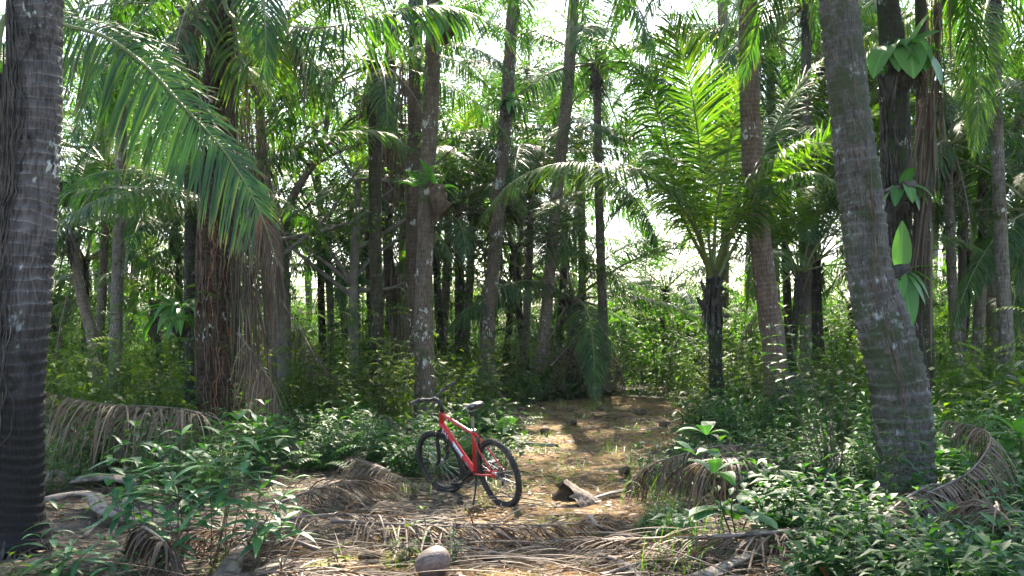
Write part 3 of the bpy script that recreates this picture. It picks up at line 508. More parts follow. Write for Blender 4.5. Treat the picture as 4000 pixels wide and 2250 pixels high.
for i, (lab, px, row, Y, wpx, n_, L_, eh, el, kd, bk) in enumerate(FAR):
    g = random.Random(100 + i); lean = g.uniform(-70, 70); br = 1310 + CAM_H * FPX / Y
    crn = dict(n=n_, kind=kd, L=L_, e_hi=eh, e_lo=el, dead=g.choice([0, 1, 2]))
    palm(lab, [(px, row, wpx * .85), (px + lean * .35, row * .5 + br * .5, wpx * .95), (px + lean, br - 12, wpx * 1.1)], Y, bk, crn=crn, sides=16, dz=.035, ring=.12, depth=.08, seed=200 + i, group='palms farther back in the grove')
# second row, far behind
g = random.Random(5)
WHERE = ['behind the far left trunk', 'just right of the far left trunk', 'under the big arching frond', 'left of the black shaggy trunk', 'behind the broad fibrous trunk', 'through the hanging strands', 'beside the forked tree', 'left of the ragged crowned palm', 'between ragged crown and ringed trunk', 'right of the spotted trunk', 'left of the fern clump trunk', 'right of the fern clump trunk', 'right of the slender tan trunk', 'above the bright gap', 'left of the bright upright fronds', 'behind the bright upright fronds', 'right of the brown leaning trunk', 'left of the massive trunk', 'between massive and fern trunks', 'right of the dead strip', 'by the vine draped tree', 'at the very right edge']
for i in range(1, 22):
    if i in (1, 4, 5, 7, 8, 10, 13, 14, 17, 20): g.random(); continue
    px = -100 + i * 200 + g.uniform(-60, 60); row = g.choice([60, 220, 380, 540, 700]) + g.uniform(-60, 60); Y = g.uniform(42, 60)
    if 2380 < px < 2760 and row > 350: row = 150
    if 1050 < px < 1450: row = 880
    br = 1310 + CAM_H * FPX / Y; lean = g.uniform(-50, 50)
    palm('distant palm with ' + ('low' if row > 480 else 'mid height' if row > 250 else 'high') + ' crown ' + WHERE[i], [(px, row, 20), (px + lean, row * .5 + br * .5, 22), (px + lean * 1.3, br - 6, 26)], Y, 'bark_far', crn=dict(n=16, kind='far', L=5.0, e_hi=80, e_lo=-35), sides=10, dz=.12, ring=.3, seed=300 + i, group='distant palms in the back row')

MORE = [
 ('stout low palm with long fronds over the thicket left of the double stem tree', 690, 860, 25, 30, 14, 5.2, 80, 0, 'mid', 'bark_black'),
 ('stout low palm filling the view between double stem tree and ringed palm', 1250, 900, 27, 30, 14, 5.0, 80, -5, 'mid', 'bark_black'),
 ('stout low palm glowing between the spotted trunk and the fern clump trunk', 1790, 820, 28, 30, 14, 5.0, 82, 0, 'young', 'bark_black'),
 ('stout low palm spreading behind the slender tan trunk', 2210, 800, 29, 30, 13, 4.8, 80, 5, 'mid', 'bark_black'),
 ('stout low palm glowing between brown trunk and massive trunk', 3180, 840, 25, 30, 13, 5.0, 82, 0, 'young', 'bark_black'),
 ('wide crowned palm with long arching fronds right of the fern clump trunk', 2080, 620, 28, 30, 17, 5.4, 74, -15, 'mid', 'bark_far'),
 ('wide crowned palm high right of the brown leaning trunk', 3010, 150, 27, 34, 17, 5.4, 70, -30, 'mid', 'bark_far'),
 ('wide crowned palm with grey green fronds at the right of the dead strip', 3760, 420, 25, 34, 17, 5.2, 72, -25, 'mid', 'bark_far'),
 ('low spreading palm at left with crown just over the thicket', 330, 1010, 25, 30, 12, 4.4, 84, 5, 'mid', 'bark_black'),
 ('low spreading palm right behind the broad fibrous trunk', 960, 1060, 24, 30, 12, 4.2, 84, 10, 'mid', 'bark_black'),
 ('low palm of yellow green fronds behind the mossy ringed palm', 1440, 900, 26, 30, 13, 4.6, 84, 0, 'young', 'bark_black'),
 ('low palm of fresh fronds beyond the path left of the slender tan trunk', 2000, 1130, 31, 28, 12, 4.6, 84, 10, 'young', 'bark_black'),
 ('low palm of fresh fronds right of the short mossy palm', 3120, 1060, 22, 30, 12, 4.2, 84, 15, 'young', 'bark_black'),
 ('low spreading palm right of the dead strip', 3790, 980, 25, 30, 12, 4.6, 84, 5, 'mid', 'bark_black'),
 ('far low palm filling the view under the bright gap', 2520, 1130, 40, 24, 13, 5.0, 84, 5, 'far', 'bark_black'),
 ('palm with long drooping fronds halfway up behind the fern clump trunk', 1760, 560, 29, 34, 15, 5.0, 76, -10, 'mid', 'bark_far'),
 ('palm filling the space right of the slender tan trunk with grey green fronds', 2330, 250, 27, 36, 15, 5.0, 70, -25, 'mid', 'bark_far'),
 ('palm with dense dark fronds between brown trunk and massive trunk', 3060, 700, 25, 34, 15, 4.8, 80, 0, 'mid', 'bark_black'),
 ('palm whose fronds droop right of the massive trunk at mid height', 3700, 560, 22, 40, 14, 4.6, 76, -20, 'mid', 'bark_far'),
 ('palm of bright fronds in the upper right corner', 3980, 230, 26, 40, 15, 5.0, 74, -20, 'young', 'bark_far'),
 ('trunkless palm rosette low at the right edge of the view', 3960, 1180, 27, 30, 11, 4.2, 84, 10, 'young', 'bark_black'),
 ('trunkless palm rosette behind the massive trunk', 3330, 1190, 29, 28, 11, 4.0, 84, 15, 'far', 'bark_black'),
 ('palm with short lit fronds under the big arching frond', 420, 640, 24, 36, 14, 4.4, 80, -15, 'mid', 'bark_far'),
 ('trunkless palm rosette in the left thicket', 600, 1180, 26, 28, 11, 3.8, 84, 15, 'young', 'bark_black'),
 ('trunkless palm rosette between far left trunk and leaning tan trunk', 210, 1180, 28, 28, 11, 3.8, 84, 15, 'far', 'bark_black'),
 ('palm of stiff bluish fronds behind the two thick centre trunks', 1700, 900, 27, 32, 13, 4.4, 84, 10, 'mid', 'bark_black'),
 ('palm of dark arching fronds left of the path end', 2010, 960, 29, 30, 13, 4.2, 84, 0, 'mid', 'bark_black'),
]
for i, (lab, px, row, Y, wpx, n_, L_, eh, el, kd, bk) in enumerate(MORE):
    g = random.Random(500 + i); lean = g.uniform(-60, 60); br = 1310 + CAM_H * FPX / Y
    palm(lab, [(px, row, wpx * .85), (px + lean * .35, row * .5 + br * .5, wpx * .95), (px + lean, br - 12, wpx * 1.1)], Y, bk, crn=dict(n=n_, kind=kd, L=L_, e_hi=eh, e_lo=el, dead=g.choice([0, 1])), sides=16, dz=.035, ring=.12, depth=.08, seed=600 + i, group='palms farther back in the grove')

# ------------------------------------------------------------------ broadleaf trees
def limb(mb, p0, p1, r0, r1, g, bend=.15, n=8, sides=8):
    p0 = np.array(p0); p1 = np.array(p1); L = np.linalg.norm(p1 - p0); m = (p0 + p1) / 2 + np.array([g.uniform(-bend, bend) * L for _ in range(3)])
    c = spline([p0, m, p1], n); tube(mb, c, np.linspace(r0, r1, n), sides, cap=False); return c
def leafcloud(mb, cen, rad, n, size, g, mat=0, seg=2):
    """leaves in loose clumps on twigs round the given centre"""
    k = max(3, n // 28); cc = rng.normal(0, .5, (k, 3)) * rad + cen; i = rng.integers(0, k, n)
    B = cc[i] + rng.normal(0, .14, (n, 3)) * rad; D = norm(rng.normal(0, 1, (n, 3)) * (1, 1, .5) + (0, 0, -.25)); S = norm(np.cross(D, rng.normal(0, .35, (n, 3)) + (0, 0, 1)))
    ribbons(mb, B, D, S, size * rng.uniform(.6, 1.25, n), size * .42 * rng.uniform(.8, 1.2, n), .3, seg, 'ovate', 0, mat=mat)
def broad(label, pxs, Y, leafn=2600, size=.16, spread=(2.4, 2.0, 1.5), group='broadleaf trees behind the palms', seed=0, nbr=9, top=None, bark='branch', crownz=(4.5, 9.5), lm='crown'):
    g = random.Random(seed); c, r = px_trunk(pxs, Y); base = np.array((c[0][0], c[0][1], 0.0)); root = empty('broadleaf_tree', base, label, 'tree', group)
    mb = MB(); cr = spline(np.c_[c - base, r], 40); tube(mb, cr[:, :3], cr[:, 3] * (1 + .05 * rng.standard_normal(40)), 14)
    tips = []; L_ = len(cr)
    for k in range(nbr):
        i = int(L_ * g.uniform(.45, .98)) if k else L_ - 1; p = cr[i, :3]; a = g.uniform(0, 6.28); ln = g.uniform(1.2, 3.2)
        e = p + np.array((math.cos(a) * ln, math.sin(a) * ln * .8, g.uniform(.4, 2.2))); q_ = limb(mb, p, e, cr[i, 3] * .55, .018, g); tips.append(e)
        for _ in range(3):
            b = q_[g.randint(3, 7)]; e2 = b + np.array((g.uniform(-1, 1), g.uniform(-1, 1), g.uniform(-.2, 1))) * 1.0; limb(mb, b, e2, .018, .006, g, n=5, sides=5); tips.append(e2)
    mb.build('trunk', M[bark], root)
    lb = MB()
    for t_ in tips: leafcloud(lb, t_, np.array(spread) * .42, leafn // len(tips), size, g)
    lb.build('crown', M[lm], root); return root
broad('dark forked tree with crooked limbs in the pale gap left of centre', [(1360, 260, 16), (1300, 350, 20), (1255, 590, 24), (1190, 690, 30), (1130, 800, 36), (1112, 950, 44), (1110, 1200, 50), (1115, 1500, 60)], 24, 1100, .13, seed=1)
broad('slim straight grey tree in the pale gap left of centre', [(1215, 200, 22), (1228, 500, 26), (1250, 800, 28), (1285, 1100, 30), (1300, 1500, 34)], 27, 700, .13, seed=2, nbr=6)
broad('grey double stem tree right of the hanging dead strands', [(1000, 300, 18), (1030, 600, 26), (1080, 900, 32), (1095, 1200, 40), (1105, 1480, 48)], 21, 2000, .15, seed=3)
broad('wide pale tree with long bare branches behind the central trunks', [(1720, 100, 40), (1650, 300, 46), (1600, 600, 60), (1590, 1000, 66), (1590, 1450, 80)], 33, 2000, .17, (4, 3, 2.5), seed=4, nbr=14)
broad('vine draped tree with twisting stem near the right edge', [(3980, 480, 22), (3900, 700, 30), (3862, 900, 40), (3870, 1100, 44), (3880, 1440, 54)], 26, 3000, .17, seed=5)
broad('thin leafy tree left of the vine draped one', [(3780, 500, 20), (3800, 800, 24), (3815, 1100, 28), (3810, 1440, 34)], 29, 2200, .17, seed=6, nbr=7)
broad('leafy tree behind the leaning tan trunk at far left', [(400, 300, 26), (420, 700, 34), (440, 1100, 40), (450, 1440, 50)], 32, 3200, .2, (3, 2, 2), seed=7)
broad('dark small leaved tree behind the ringed trunk in the left middle', [(1400, 700, 24), (1390, 900, 30), (1380, 1200, 36), (1385, 1500, 44)], 23, 1800, .13, (2, 1.5, 1.2), seed=8, lm='shrub')
broad('far round crowned tree left of the bright central gap', [(2160, 300, 20), (2170, 700, 26), (2180, 1380, 34)], 48, 3600, .3, (5, 4, 3), seed=9, nbr=12)
broad('far spreading tree right of the bright central gap', [(3020, 350, 20), (3010, 800, 26), (3000, 1380, 36)], 48, 3600, .3, (5, 4, 3), seed=10, nbr=12)
broad('far tree closing the view behind the left palms', [(760, 300, 20), (770, 800, 26), (780, 1380, 36)], 46, 3600, .3, (5, 4, 3), seed=11, nbr=12)
broad('far tree closing the view behind the right palms', [(3600, 300, 20), (3610, 800, 26), (3620, 1380, 36)], 46, 3600, .3, (5, 4, 3), seed=12, nbr=12)
broad('crooked thin tree leaning over the pale gap with few leaves', [(1480, 100, 12), (1440, 300, 16), (1420, 500, 20), (1400, 800, 24), (1400, 1450, 30)], 31, 900, .15, seed=13, nbr=8)

# ------------------------------------------------------------------ plant prototypes
def pr_lance(h=1.0, stems=4, nodes=8, L=.16, W=.035, seed=0, spread=.35, branchy=True):
    g = random.Random(seed); s = LS()
    for k in range(stems):
        a = g.uniform(0, 6.28); hh = h * g.uniform(.6, 1.05); top = np.array((math.cos(a) * spread * hh * g.uniform(.3, 1), math.sin(a) * spread * hh * g.uniform(.3, 1), hh)); b = np.array((g.uniform(-.05, .05), g.uniform(-.05, .05), 0))
        s.add(b, top - b, np.linalg.norm(top - b), .008 + .006 * h, .0, rnd=0.0)
        for j in range(nodes):
            t = .25 + .75 * j / (nodes - 1); p = b + (top - b) * t; aa = j * 1.57 + g.uniform(-.4, .4)
            for o in (0, math.pi):
                up = .25 + .6 * (t > .95); s.add(p, (math.cos(aa + o), math.sin(aa + o), up), L * g.uniform(.7, 1.15) * (1 - .3 * (t > .9)), W * g.uniform(.8, 1.2), g.uniform(.2, .6))
    return s.fin()
def pr_bush(h=1.4, n=90, L=.11, W=.055, seed=0, spread=.6):
    g = random.Random(seed); s = LS()
    for k in range(9):
        a = g.uniform(0, 6.28); r = spread * g.uniform(.2, 1); top = np.array((math.cos(a) * r, math.sin(a) * r, h * g.uniform(.5, 1))); s.add((0, 0, 0), top, np.linalg.norm(top), .01, .0, rnd=0.)
        for j in range(n // 9):
            t = g.uniform(.3, 1.02); p = top * t + np.array((g.gauss(0, .07), g.gauss(0, .07), g.gauss(0, .05))); aa = g.uniform(0, 6.28)
            s.add(p, (math.cos(aa), math.sin(aa), g.uniform(-.3, .5)), L * g.uniform(.6, 1.2), W * g.uniform(.8, 1.2), g.uniform(.1, .6))
    return s.fin()
def pr_fern(n=9, L=.8, seed=0, pn=14):
    g = random.Random(seed); s = LS()
    for k in range(n):
        a = k * 6.28 / n + g.uniform(-.3, .3); e = R(g.uniform(35, 75)); p = np.zeros(3); Lf = L * g.uniform(.7, 1.1); st = Lf / pn
        for j in range(pn):
            ee = e - (j / pn) ** 1.3 * 1.5; d = np.array((math.cos(a) * math.cos(ee), math.sin(a) * math.cos(ee), math.sin(ee))); p2 = p + d * st; s.add(p, d, st * 1.05, .006, 0, rnd=.1)
            if j > 1:
                sd_ = np.array((-math.sin(a), math.cos(a), 0)); ln = .17 * L * math.sin(math.pi * ((j + 1.5) / (pn + 3)) ** .7) + .01
                for o in (-1, 1): s.add(p2, sd_ * o + d * .35, ln, st * .8, .3, S=d)
            p = p2
    return s.fin()
def pr_grass(n=26, L=.5, seed=0, W=.008, sp=.12):
    g = random.Random(seed); s = LS()
    for k in range(n):
        a = g.uniform(0, 6.28); s.add((g.gauss(0, sp), g.gauss(0, sp), 0), (math.cos(a) * g.uniform(.05, .7), math.sin(a) * g.uniform(.05, .7), 1), L * g.uniform(.4, 1.15), W * g.uniform(.7, 1.3), g.uniform(.2, 1.1))
    return s.fin()
def pr_comp(h=2.0, seed=0, n=10, L=.55):           # sapling with drooping pinnate leaves
    g = random.Random(seed); s = LS(); top = np.array((g.uniform(-.25, .25), g.uniform(-.25, .25), h)); s.add((0, 0, 0), top, h, .022, 0, rnd=0.)
    for k in range(n):
        t = g.uniform(.35, 1); p0 = top * t; a = k * 2.4; e = g.uniform(.1, .8)
        for j in range(9):
            ee = e - j * .13; d = np.array((math.cos(a) * math.cos(ee), math.sin(a) * math.cos(ee), math.sin(ee))); p1 = p0 + d * L / 9; s.add(p0, d, L / 9 * 1.05, .006, 0, rnd=.1)
            for o in (-1, 1): s.add(p1, np.array((-math.sin(a), math.cos(a), -.15)) * o + d * .4 + np.array((0, 0, -.1)), .13 * L / .55, .045, .4)
            p0 = p1
    return s.fin()
PR = {'lance': [pr_lance(1, 5, 8, .17, .038, k) for k in range(3)], 'bush': [pr_bush(1.4, 90, .14, .066, k) for k in range(3)], 'fern': [pr_fern(9, .8, k) for k in range(2)],
      'grass': [pr_grass(26, .45, k) for k in range(3)], 'low': [pr_lance(.38, 5, 5, .13, .042, 30 + k, .7) for k in range(3)] + [pr_bush(.4, 40, .10, .055, 40 + k, .3) for k in range(2)], 'bigleaf': [pr_bush(1.3, 36, .28, .12, 50 + k, .5) for k in range(3)], 'tall': [pr_bush(1.4, 240, .052, .03, 80 + k, .6) for k in range(4)], 'twig': [pr_bush(1.6, 60, .09, .02, 60, .7)], 'comp': [pr_comp(2.2, k) for k in range(3)]}

def occupied(x, y, m=.0): return path_d(x, y) < m
def scatter(n, x0, x1, y0, y1, keep):
    out = np.zeros((0, 2))
    while len(out) < n:
        p = np.c_[rng.uniform(x0, x1, 4 * n), rng.uniform(y0, y1, 4 * n)]; out = np.vstack([out, p[keep(p[:, 0], p[:, 1])]])
    return out[:n]
def stuff(name, specs, keep, mat, cat, label, seg=2, fold=0, prof='leaf'):
    mb = MB()
    for pr, n, (x0, x1, y0, y1), (s0, s1) in specs:
        p = scatter(n, x0, x1, y0, y1, keep); pos = np.c_[p, hgt(p[:, 0], p[:, 1]) - .02]
        which = rng.integers(0, len(pr), n)
        for k in range(len(pr)):
            m = which == k
            if m.any(): put(mb, inst(pr[k], pos[m], rng.uniform(0, 6.28, m.sum()), rng.uniform(s0, s1, m.sum())), seg=seg, fold=fold, prof=prof)
    return tag(mb.build(name, mat), label, cat, kind='stuff')
infr = lambda x, y: (np.abs(x) < y * .53 + 1.5)
offp = lambda x, y: (path_d(x, y) > .25) & infr(x, y)
farp = lambda x, y: offp(x, y) & (y > np.interp(x, [-9, -6, -4.6, -3, -1, .3, 2.5, 3.6, 4.6, 6, 9], [12, 13.5, 15.4, 16, 16.8, 19, 25.5, 18, 15.5, 12.5, 11.5]))
stuff('undergrowth', [(PR['bush'], 260, (-14, 14, 13, 26), (.5, 1.35)), (PR['lance'], 260, (-13, 13, 12, 25), (.5, 1.3)), (PR['fern'], 200, (-12, 12, 13, 25), (.6, 1.3)), (PR['comp'], 90, (-14, 14, 14, 27), (.4, 1.1)), (PR['bigleaf'], 190, (-14, 14, 13, 27), (.5, 1.3)), (PR['twig'], 120, (-14, 14, 14, 27), (.6, 1.5))],
      farp, M['under'], 'undergrowth', 'tangled green undergrowth between the palm trunks')
stuff('undergrowth', [(PR['bush'], 900, (-28, 28, 26, 50), (.8, 2.2)), (PR['comp'], 380, (-26, 26, 26, 48), (.9, 2.0)), (PR['lance'], 300, (-20, 20, 24, 36), (1.0, 2.2)), (PR['bush'], 500, (-38, 38, 48, 68), (1.6, 3.0)), (PR['tall'], 330, (-32, 32, 34, 52), (2.2, 3.4)), (PR['tall'], 95, (-17, 1.5, 24, 34), (1.4, 2.5)), (PR['tall'], 50, (7, 19, 24, 34), (1.4, 2.6)), (PR['bush'], 60, (.5, 9, 25.6, 31), (.7, 1.4)), (PR['tall'], 110, (4.5, 13, 34, 46), (2.4, 3.6)), (PR['tall'], 480, (-40, 40, 50, 72), (3.0, 4.3))],
      lambda x, y: infr(x, y) & (path_d(x, y) > 0), M['crown'], 'undergrowth', 'sunlit green thicket beyond the palm grove')
clump = lambda x, y: np.sin(2.1 * x + 1.3 * y) + np.sin(3.7 * y - 2.2 * x + 2) + .8 * np.sin(5.5 * x + 1) > -.25
nearL = lambda x, y: offp(x, y) & (((x < 0) & (y > 8.6) & ~((x > -2.6) & (y < 11.3)) & ~((x < -2.4) & (y < 9.6)) & clump(x, y)) | ((x > 0) & (clump(x, y) | (rng.random(len(x)) < .35))))
stuff('ground_cover', [(PR['lance'], 260, (-7, -1.2, 9.5, 15), (.2, .6)), (PR['fern'], 60, (-7, -1, 11, 16), (.3, .7)), (PR['low'], 260, (1.9, 6, 4.6, 11), (.7, 1.6)), (PR['low'], 230, (-7, -.3, 9.8, 17), (.6, 2.0)), (PR['low'], 90, (.2, 3.4, 15, 26), (.8, 2.2)), (PR['bigleaf'], 34, (-7, -.5, 10.5, 17), (.25, .6)), (PR['fern'], 40, (-6, 0, 11, 17), (.5, 1.0)), (PR['bigleaf'], 26, (2.2, 6, 6, 12), (.3, .6)), (PR['bush'], 60, (2.6, 8, 8.5, 15), (.4, .9)), (PR['low'], 45, (-2.2, 1.4, 5.6, 10), (.25, .6)), (PR['low'], 120, (-.8, 2.4, 10, 18), (.5, 1.3)), (PR['fern'], 70, (2.5, 7, 6, 14), (.3, .7)), (PR['lance'], 240, (2.6, 8, 10, 18), (.4, 1.0))],
      nearL, M['shrub'], 'ground cover', 'low leafy ground cover on both sides of the path', fold=.3)
stuff('grass', [(PR['grass'], 240, (-6, 7, 9, 26), (.3, 1.0)), (PR['grass'], 520, (-2.5, 4.5, 5, 26), (.08, .36)), (PR['grass'], 90, (3.5, 9, 10, 20), (.5, 1.2))],
      lambda x, y: infr(x, y) & (path_d(x, y) > -.5 - 1.2 * rng.random(len(x))**2), M['grass'], 'grass', 'thin tufts of green grass along the path edges', prof='blade')

# litter
n = 42000; p = scatter(n, -6, 7, 4.2, 22, lambda x, y: infr(x, y) & ((path_d(x, y) > -.35) | (rng.random(len(x)) < .65) | (y < 8.2))); a = rng.uniform(0, 6.28, n)
mb = MB(); D = np.stack([np.cos(a), np.sin(a), rng.normal(0, .12, n)], 1); S = np.stack([-np.sin(a), np.cos(a), rng.normal(0, .5, n)], 1); twig = rng.random(n) < .6
ribbons(mb, np.c_[p, hgt(p[:, 0], p[:, 1]) + .012 + rng.random(n) * .02], norm(D), norm(S), np.where(twig, rng.uniform(.05, .35, n), rng.uniform(.03, .1, n)), np.where(twig, rng.uniform(.003, .009, n), rng.uniform(.015, .045, n)), 0, 3, 'leaf', .3)
tag(mb.build('leaf_litter', M['litter']), 'brown litter of fallen leaves and twigs on the soil', 'leaf litter', kind='stuff')

def strew(label, n, box, ang, Lr, Wr, mat, keep, name='fallen_strands'):
    p = scatter(n, *box, keep); a = rng.normal(ang[0], ang[1], n) + np.where(rng.random(n) < .5, 0, math.pi); D = norm(np.stack([np.cos(a), np.sin(a), rng.uniform(-.02, .42, n)], 1)); mb = MB()
    ribbons(mb, np.c_[p, hgt(p[:, 0], p[:, 1]) + rng.uniform(.01, .10, n)], D, norm(np.stack([-D[:, 1], D[:, 0], rng.normal(0, .7, n)], 1)), rng.uniform(*Lr, n), rng.uniform(*Wr, n), rng.uniform(.1, .7, n), 7, 'strap', .5, clamp=.008); return tag(mb.build(name, M[mat]), label, 'dead leaves', kind='stuff')
dens = lambda x, y: infr(x, y) & ((x + .53) ** 2 + (y - 6.5) ** 2 > .35) & ((x > -.9) | (rng.random(len(x)) < .45)) & ~((x > .35) & (x < 1.5) & (y > 7.7)) & ~((x > -.2) & (x < 1.6) & (y < 6.0) & (rng.random(len(x)) < .8))
strew('thin dead leaflet ribs strewn over the soil in front of the bicycle', 480, (-3.2, 1.8, 5.2, 8.6), (R(8), .33), (.3, 1.0), (.006, .016), 'dead', dens)
strew('dark dead leaflets matted over the soil at both sides of the path', 900, (-4.5, 4.6, 5.0, 11.5), (R(-8), .6), (.25, .8), (.006, .018), 'dead_dark', dens)
n = 1500; p = scatter(n, -4.5, 5.5, 4.8, 22, lambda x, y: infr(x, y) & (path_d(x, y) < 1.2)); a = rng.uniform(0, 6.28, n); mb = MB()
D = norm(np.stack([np.cos(a), np.sin(a), rng.normal(.1, .2, n)], 1)); S = norm(np.stack([-np.sin(a), np.cos(a), rng.normal(0, .5, n)], 1))
ribbons(mb, np.c_[p, hgt(p[:, 0], p[:, 1]) + .025], D, S, rng.uniform(.05, .16, n), rng.uniform(.025, .06, n), rng.uniform(0, .6, n), 4, 'ovate', .4, clamp=.012); tag(mb.build('leaf_litter', M['litter']), 'curled brown fallen leaves scattered over the path', 'leaf litter', kind='stuff')
n = 260; p = scatter(n, -3.5, 4.5, 5, 24, lambda x, y: infr(x, y) & (path_d(x, y) < .6)); mb = MB()
for x, y in p:
    a = random.uniform(0, 3.14); L_ = random.uniform(.06, .35); d = np.array((math.cos(a), math.sin(a), 0)); c = np.array([(x, y, float(hgt(x, y)) + .016)]) + np.linspace(-.5, .5, 4)[:, None] * d * L_ + rng.normal(0, .012, (4, 3)) * (1, 1, .4); tube(mb, c, [.003, random.uniform(.004, .009), .005, .002], 5)
tag(mb.build('fallen_twigs', M['petiole']), 'broken twigs strewn along the path', 'twigs', kind='stuff')
# ------------------------------------------------------------------ distant canopy
mb = MB(); g = random.Random(3)
for k in range(110):
    x = g.uniform(-46, 46); Y = g.uniform(58, 78); z = g.uniform(0, 1) ** .8 * 24; px = 2000 + x / Y * FPX; row = 1310 - (z - CAM_H) / Y * FPX
    if 2330 < px < 2690 and 450 < row < 1060: continue
    if 1930 < px < 2150 and 850 < row < 1080: continue
    if 1100 < px < 1450 and row < 780: continue
    if (950 < row) or g.random() < .72: leafcloud(mb, np.array((x, Y, z)), np.array((4.5, 3, 3.0)), 420, .42, g)
tag(mb.build('far_forest', M['crown']), 'pale mass of distant forest canopy behind the palms', 'forest', kind='stuff')

# ------------------------------------------------------------------ the bicycle
def bicycle():
    red = flatmat('red_paint', (.52, .006, .012), (.40, .016, .014), rough=.3, spec=.5, coat=.5, sc=16); blk = flatmat('black_plastic', (.012, .012, .013), (.022, .021, .02), .5, sc=30)
    rub = flatmat('dusty_rubber', (.016, .015, .014), (.05, .042, .034), .85, sc=14); alu = flatmat('worn_aluminium', (.35, .35, .36), (.5, .5, .5), .35, metal=.9, sc=40)
    dk = flatmat('black_metal', (.02, .02, .022), rough=.35, metal=.5); wht = flatmat('white_decal', (.72, .73, .76), rough=.35); ink = flatmat('dark_decal', (.02, .025, .05), rough=.4)
    gry = flatmat('grey_saddle_panel', (.22, .22, .24), rough=.45); cable = flatmat('cable_housing', (.01, .01, .01), rough=.4)
    b0 = G(1974, 1976); root = empty('bicycle', (b0[0], b0[1], float(hgt(b0[0], b0[1])) + .0), 'red mountain bicycle with black tyres leaning on its kickstand at the edge of the path', 'bicycle')
    root.rotation_euler = (R(-13.5), 0, R(125))
    def tb(name, mat, segs, r, par=root, sides=14, M4=None, flat=1.0):
        mb = MB()
        for sgm in (segs if isinstance(segs[0][0], (list, tuple)) else [segs]):
            c = spline(sgm, max(2, 8 if len(sgm) > 2 else 2)); rr = np.interp(np.linspace(0, 1, len(c)), np.linspace(0, 1, len(r)), r) if isinstance(r, (list, tuple)) else r; tube(mb, c, rr, sides, flat=flat)
        me = mb.mesh(name, mat); 
        if M4: me.transform(M4)
        o = bpy.data.objects.new(name, me); col.objects.link(o); o.parent = par; return o
    BB = (.42, 0, .30); RH = (0, 0, .34); FH = (1.06, 0, .34); HT = (.835, 0, .885); HB = (.885, 0, .745); ST = (.295, 0, .735)
    ax = Vector(HT) - Vector(HB); ax.normalize(); SM = Matrix.Translation(HB) @ Matrix.Rotation(R(12), 4, ax) @ Matrix.Translation(-Vector(HB))
    # frame with its stays
    fr = tb('frame', red, [[HB, HT], [(.84, 0, .865), (.30, 0, .70)], [(.888, 0, .765), BB], [BB, ST]], .0185)
    tb('down_tube', red, [(.888, 0, .765), BB], [.030, .031, .028], fr)
    tb('head_tube', red, [(HB[0]+.003, 0, HB[2]-.008), (HT[0]-.003, 0, HT[2]+.008)], .027, fr)
    for s in (1, -1):
        tb('chain_stay', red, [(.40, .03 * s, .30), (.28, .05 * s, .31), (0, .062 * s, .34)], .0105, fr)
        tb('seat_stay', red, [(.30, .018 * s, .70), (.2, .045 * s, .58), (0, .062 * s, .345)], .0085, fr)
        mb = MB(); tube(mb, [(0, .059 * s, .34), (0, .066 * s, .34)], .028, 12); mb.build('dropout', red, fr)
    # decals on the left of the down tube
    d = (Vector(BB) - Vector((.888, 0, .765))); Ln = d.length; d.normalize(); upv = Vector((0, 1, 0)).cross(d); o0 = Vector((.888, 0, .765))
    def patch(name, t0, t1, mat, rad=.0318, half=52, mid=0):
        mb = MB(); th = np.radians(np.linspace(-half + mid, half + mid, 12)); ts = np.linspace(t0, t1, 8); v = [[tuple(o0 + d * (Ln * t) + Vector((0, 1, 0)) * rad * math.cos(a) + upv * rad * math.sin(a)) for a in th] for t in ts]
        mb.add(np.array(v).reshape(-1, 3), q=grid_q(8, 12)); return mb.build(name, mat, fr)
    patch('white_panel', .40, .68, wht); patch('sticker', .78, .86, gry, half=26)
    def letters(txt, t0, size, mat, step):
        for i, ch in enumerate(txt):
            cu = bpy.data.curves.new('letter', 'FONT'); cu.body = ch; cu.size = size; cu.extrude = .0006; cu.align_x = 'CENTER'; cu.offset = .0007
            tmp = bpy.data.objects.new('tmp', cu); col.objects.link(tmp); dg = bpy.context.evaluated_depsgraph_get(); me = bpy.data.meshes.new_from_object(tmp.evaluated_get(dg)); bpy.data.objects.remove(tmp); bpy.data.curves.remove(cu)
            pos = o0 + d * (Ln * t0 + step * i) + Vector((0, .0328, 0)) - upv * size * .34
            MM = Matrix((( d.x, upv.x, 0, pos.x), (d.y, upv.y, 1, pos.y), (d.z, upv.z, 0, pos.z), (0, 0, 0, 1))); me.transform(MM); me.materials.clear(); me.materials.append(mat)
            o = bpy.data.objects.new('letter', me); col.objects.link(o); o.parent = fr
    letters('RAL', .13, .056, wht, .045); letters('EIGH', .42, .056, ink, .043)
    # wheels
    def wheel(M4, nm='wheel'):
        mb = MB(); n = 72; a = np.linspace(0, 2 * math.pi, n, endpoint=False); prof = [(.300, .012), (.300, -.012), (.282, -.010), (.276, 0), (.282, .010)]
        v = np.array([[(r * math.cos(t), y, r * math.sin(t)) for r, y in prof] for t in a]); v = np.vstack([v, v[:1]]); mb.add(v.reshape(-1, 3), q=grid_q(n + 1, 5, True)); w_ = mb.build(nm, dk, root); w_.matrix_basis = M4
        mb = MB(); k = 12; b = np.linspace(0, 2 * math.pi, k, endpoint=False); v = np.array([[((.314 + .026 * math.cos(u)) * math.cos(t), .027 * math.sin(u), (.314 + .026 * math.cos(u)) * math.sin(t)) for u in b] for t in a]); v = np.vstack([v, v[:1]])
        mb.add(v.reshape(-1, 3), q=grid_q(n + 1, k, True))
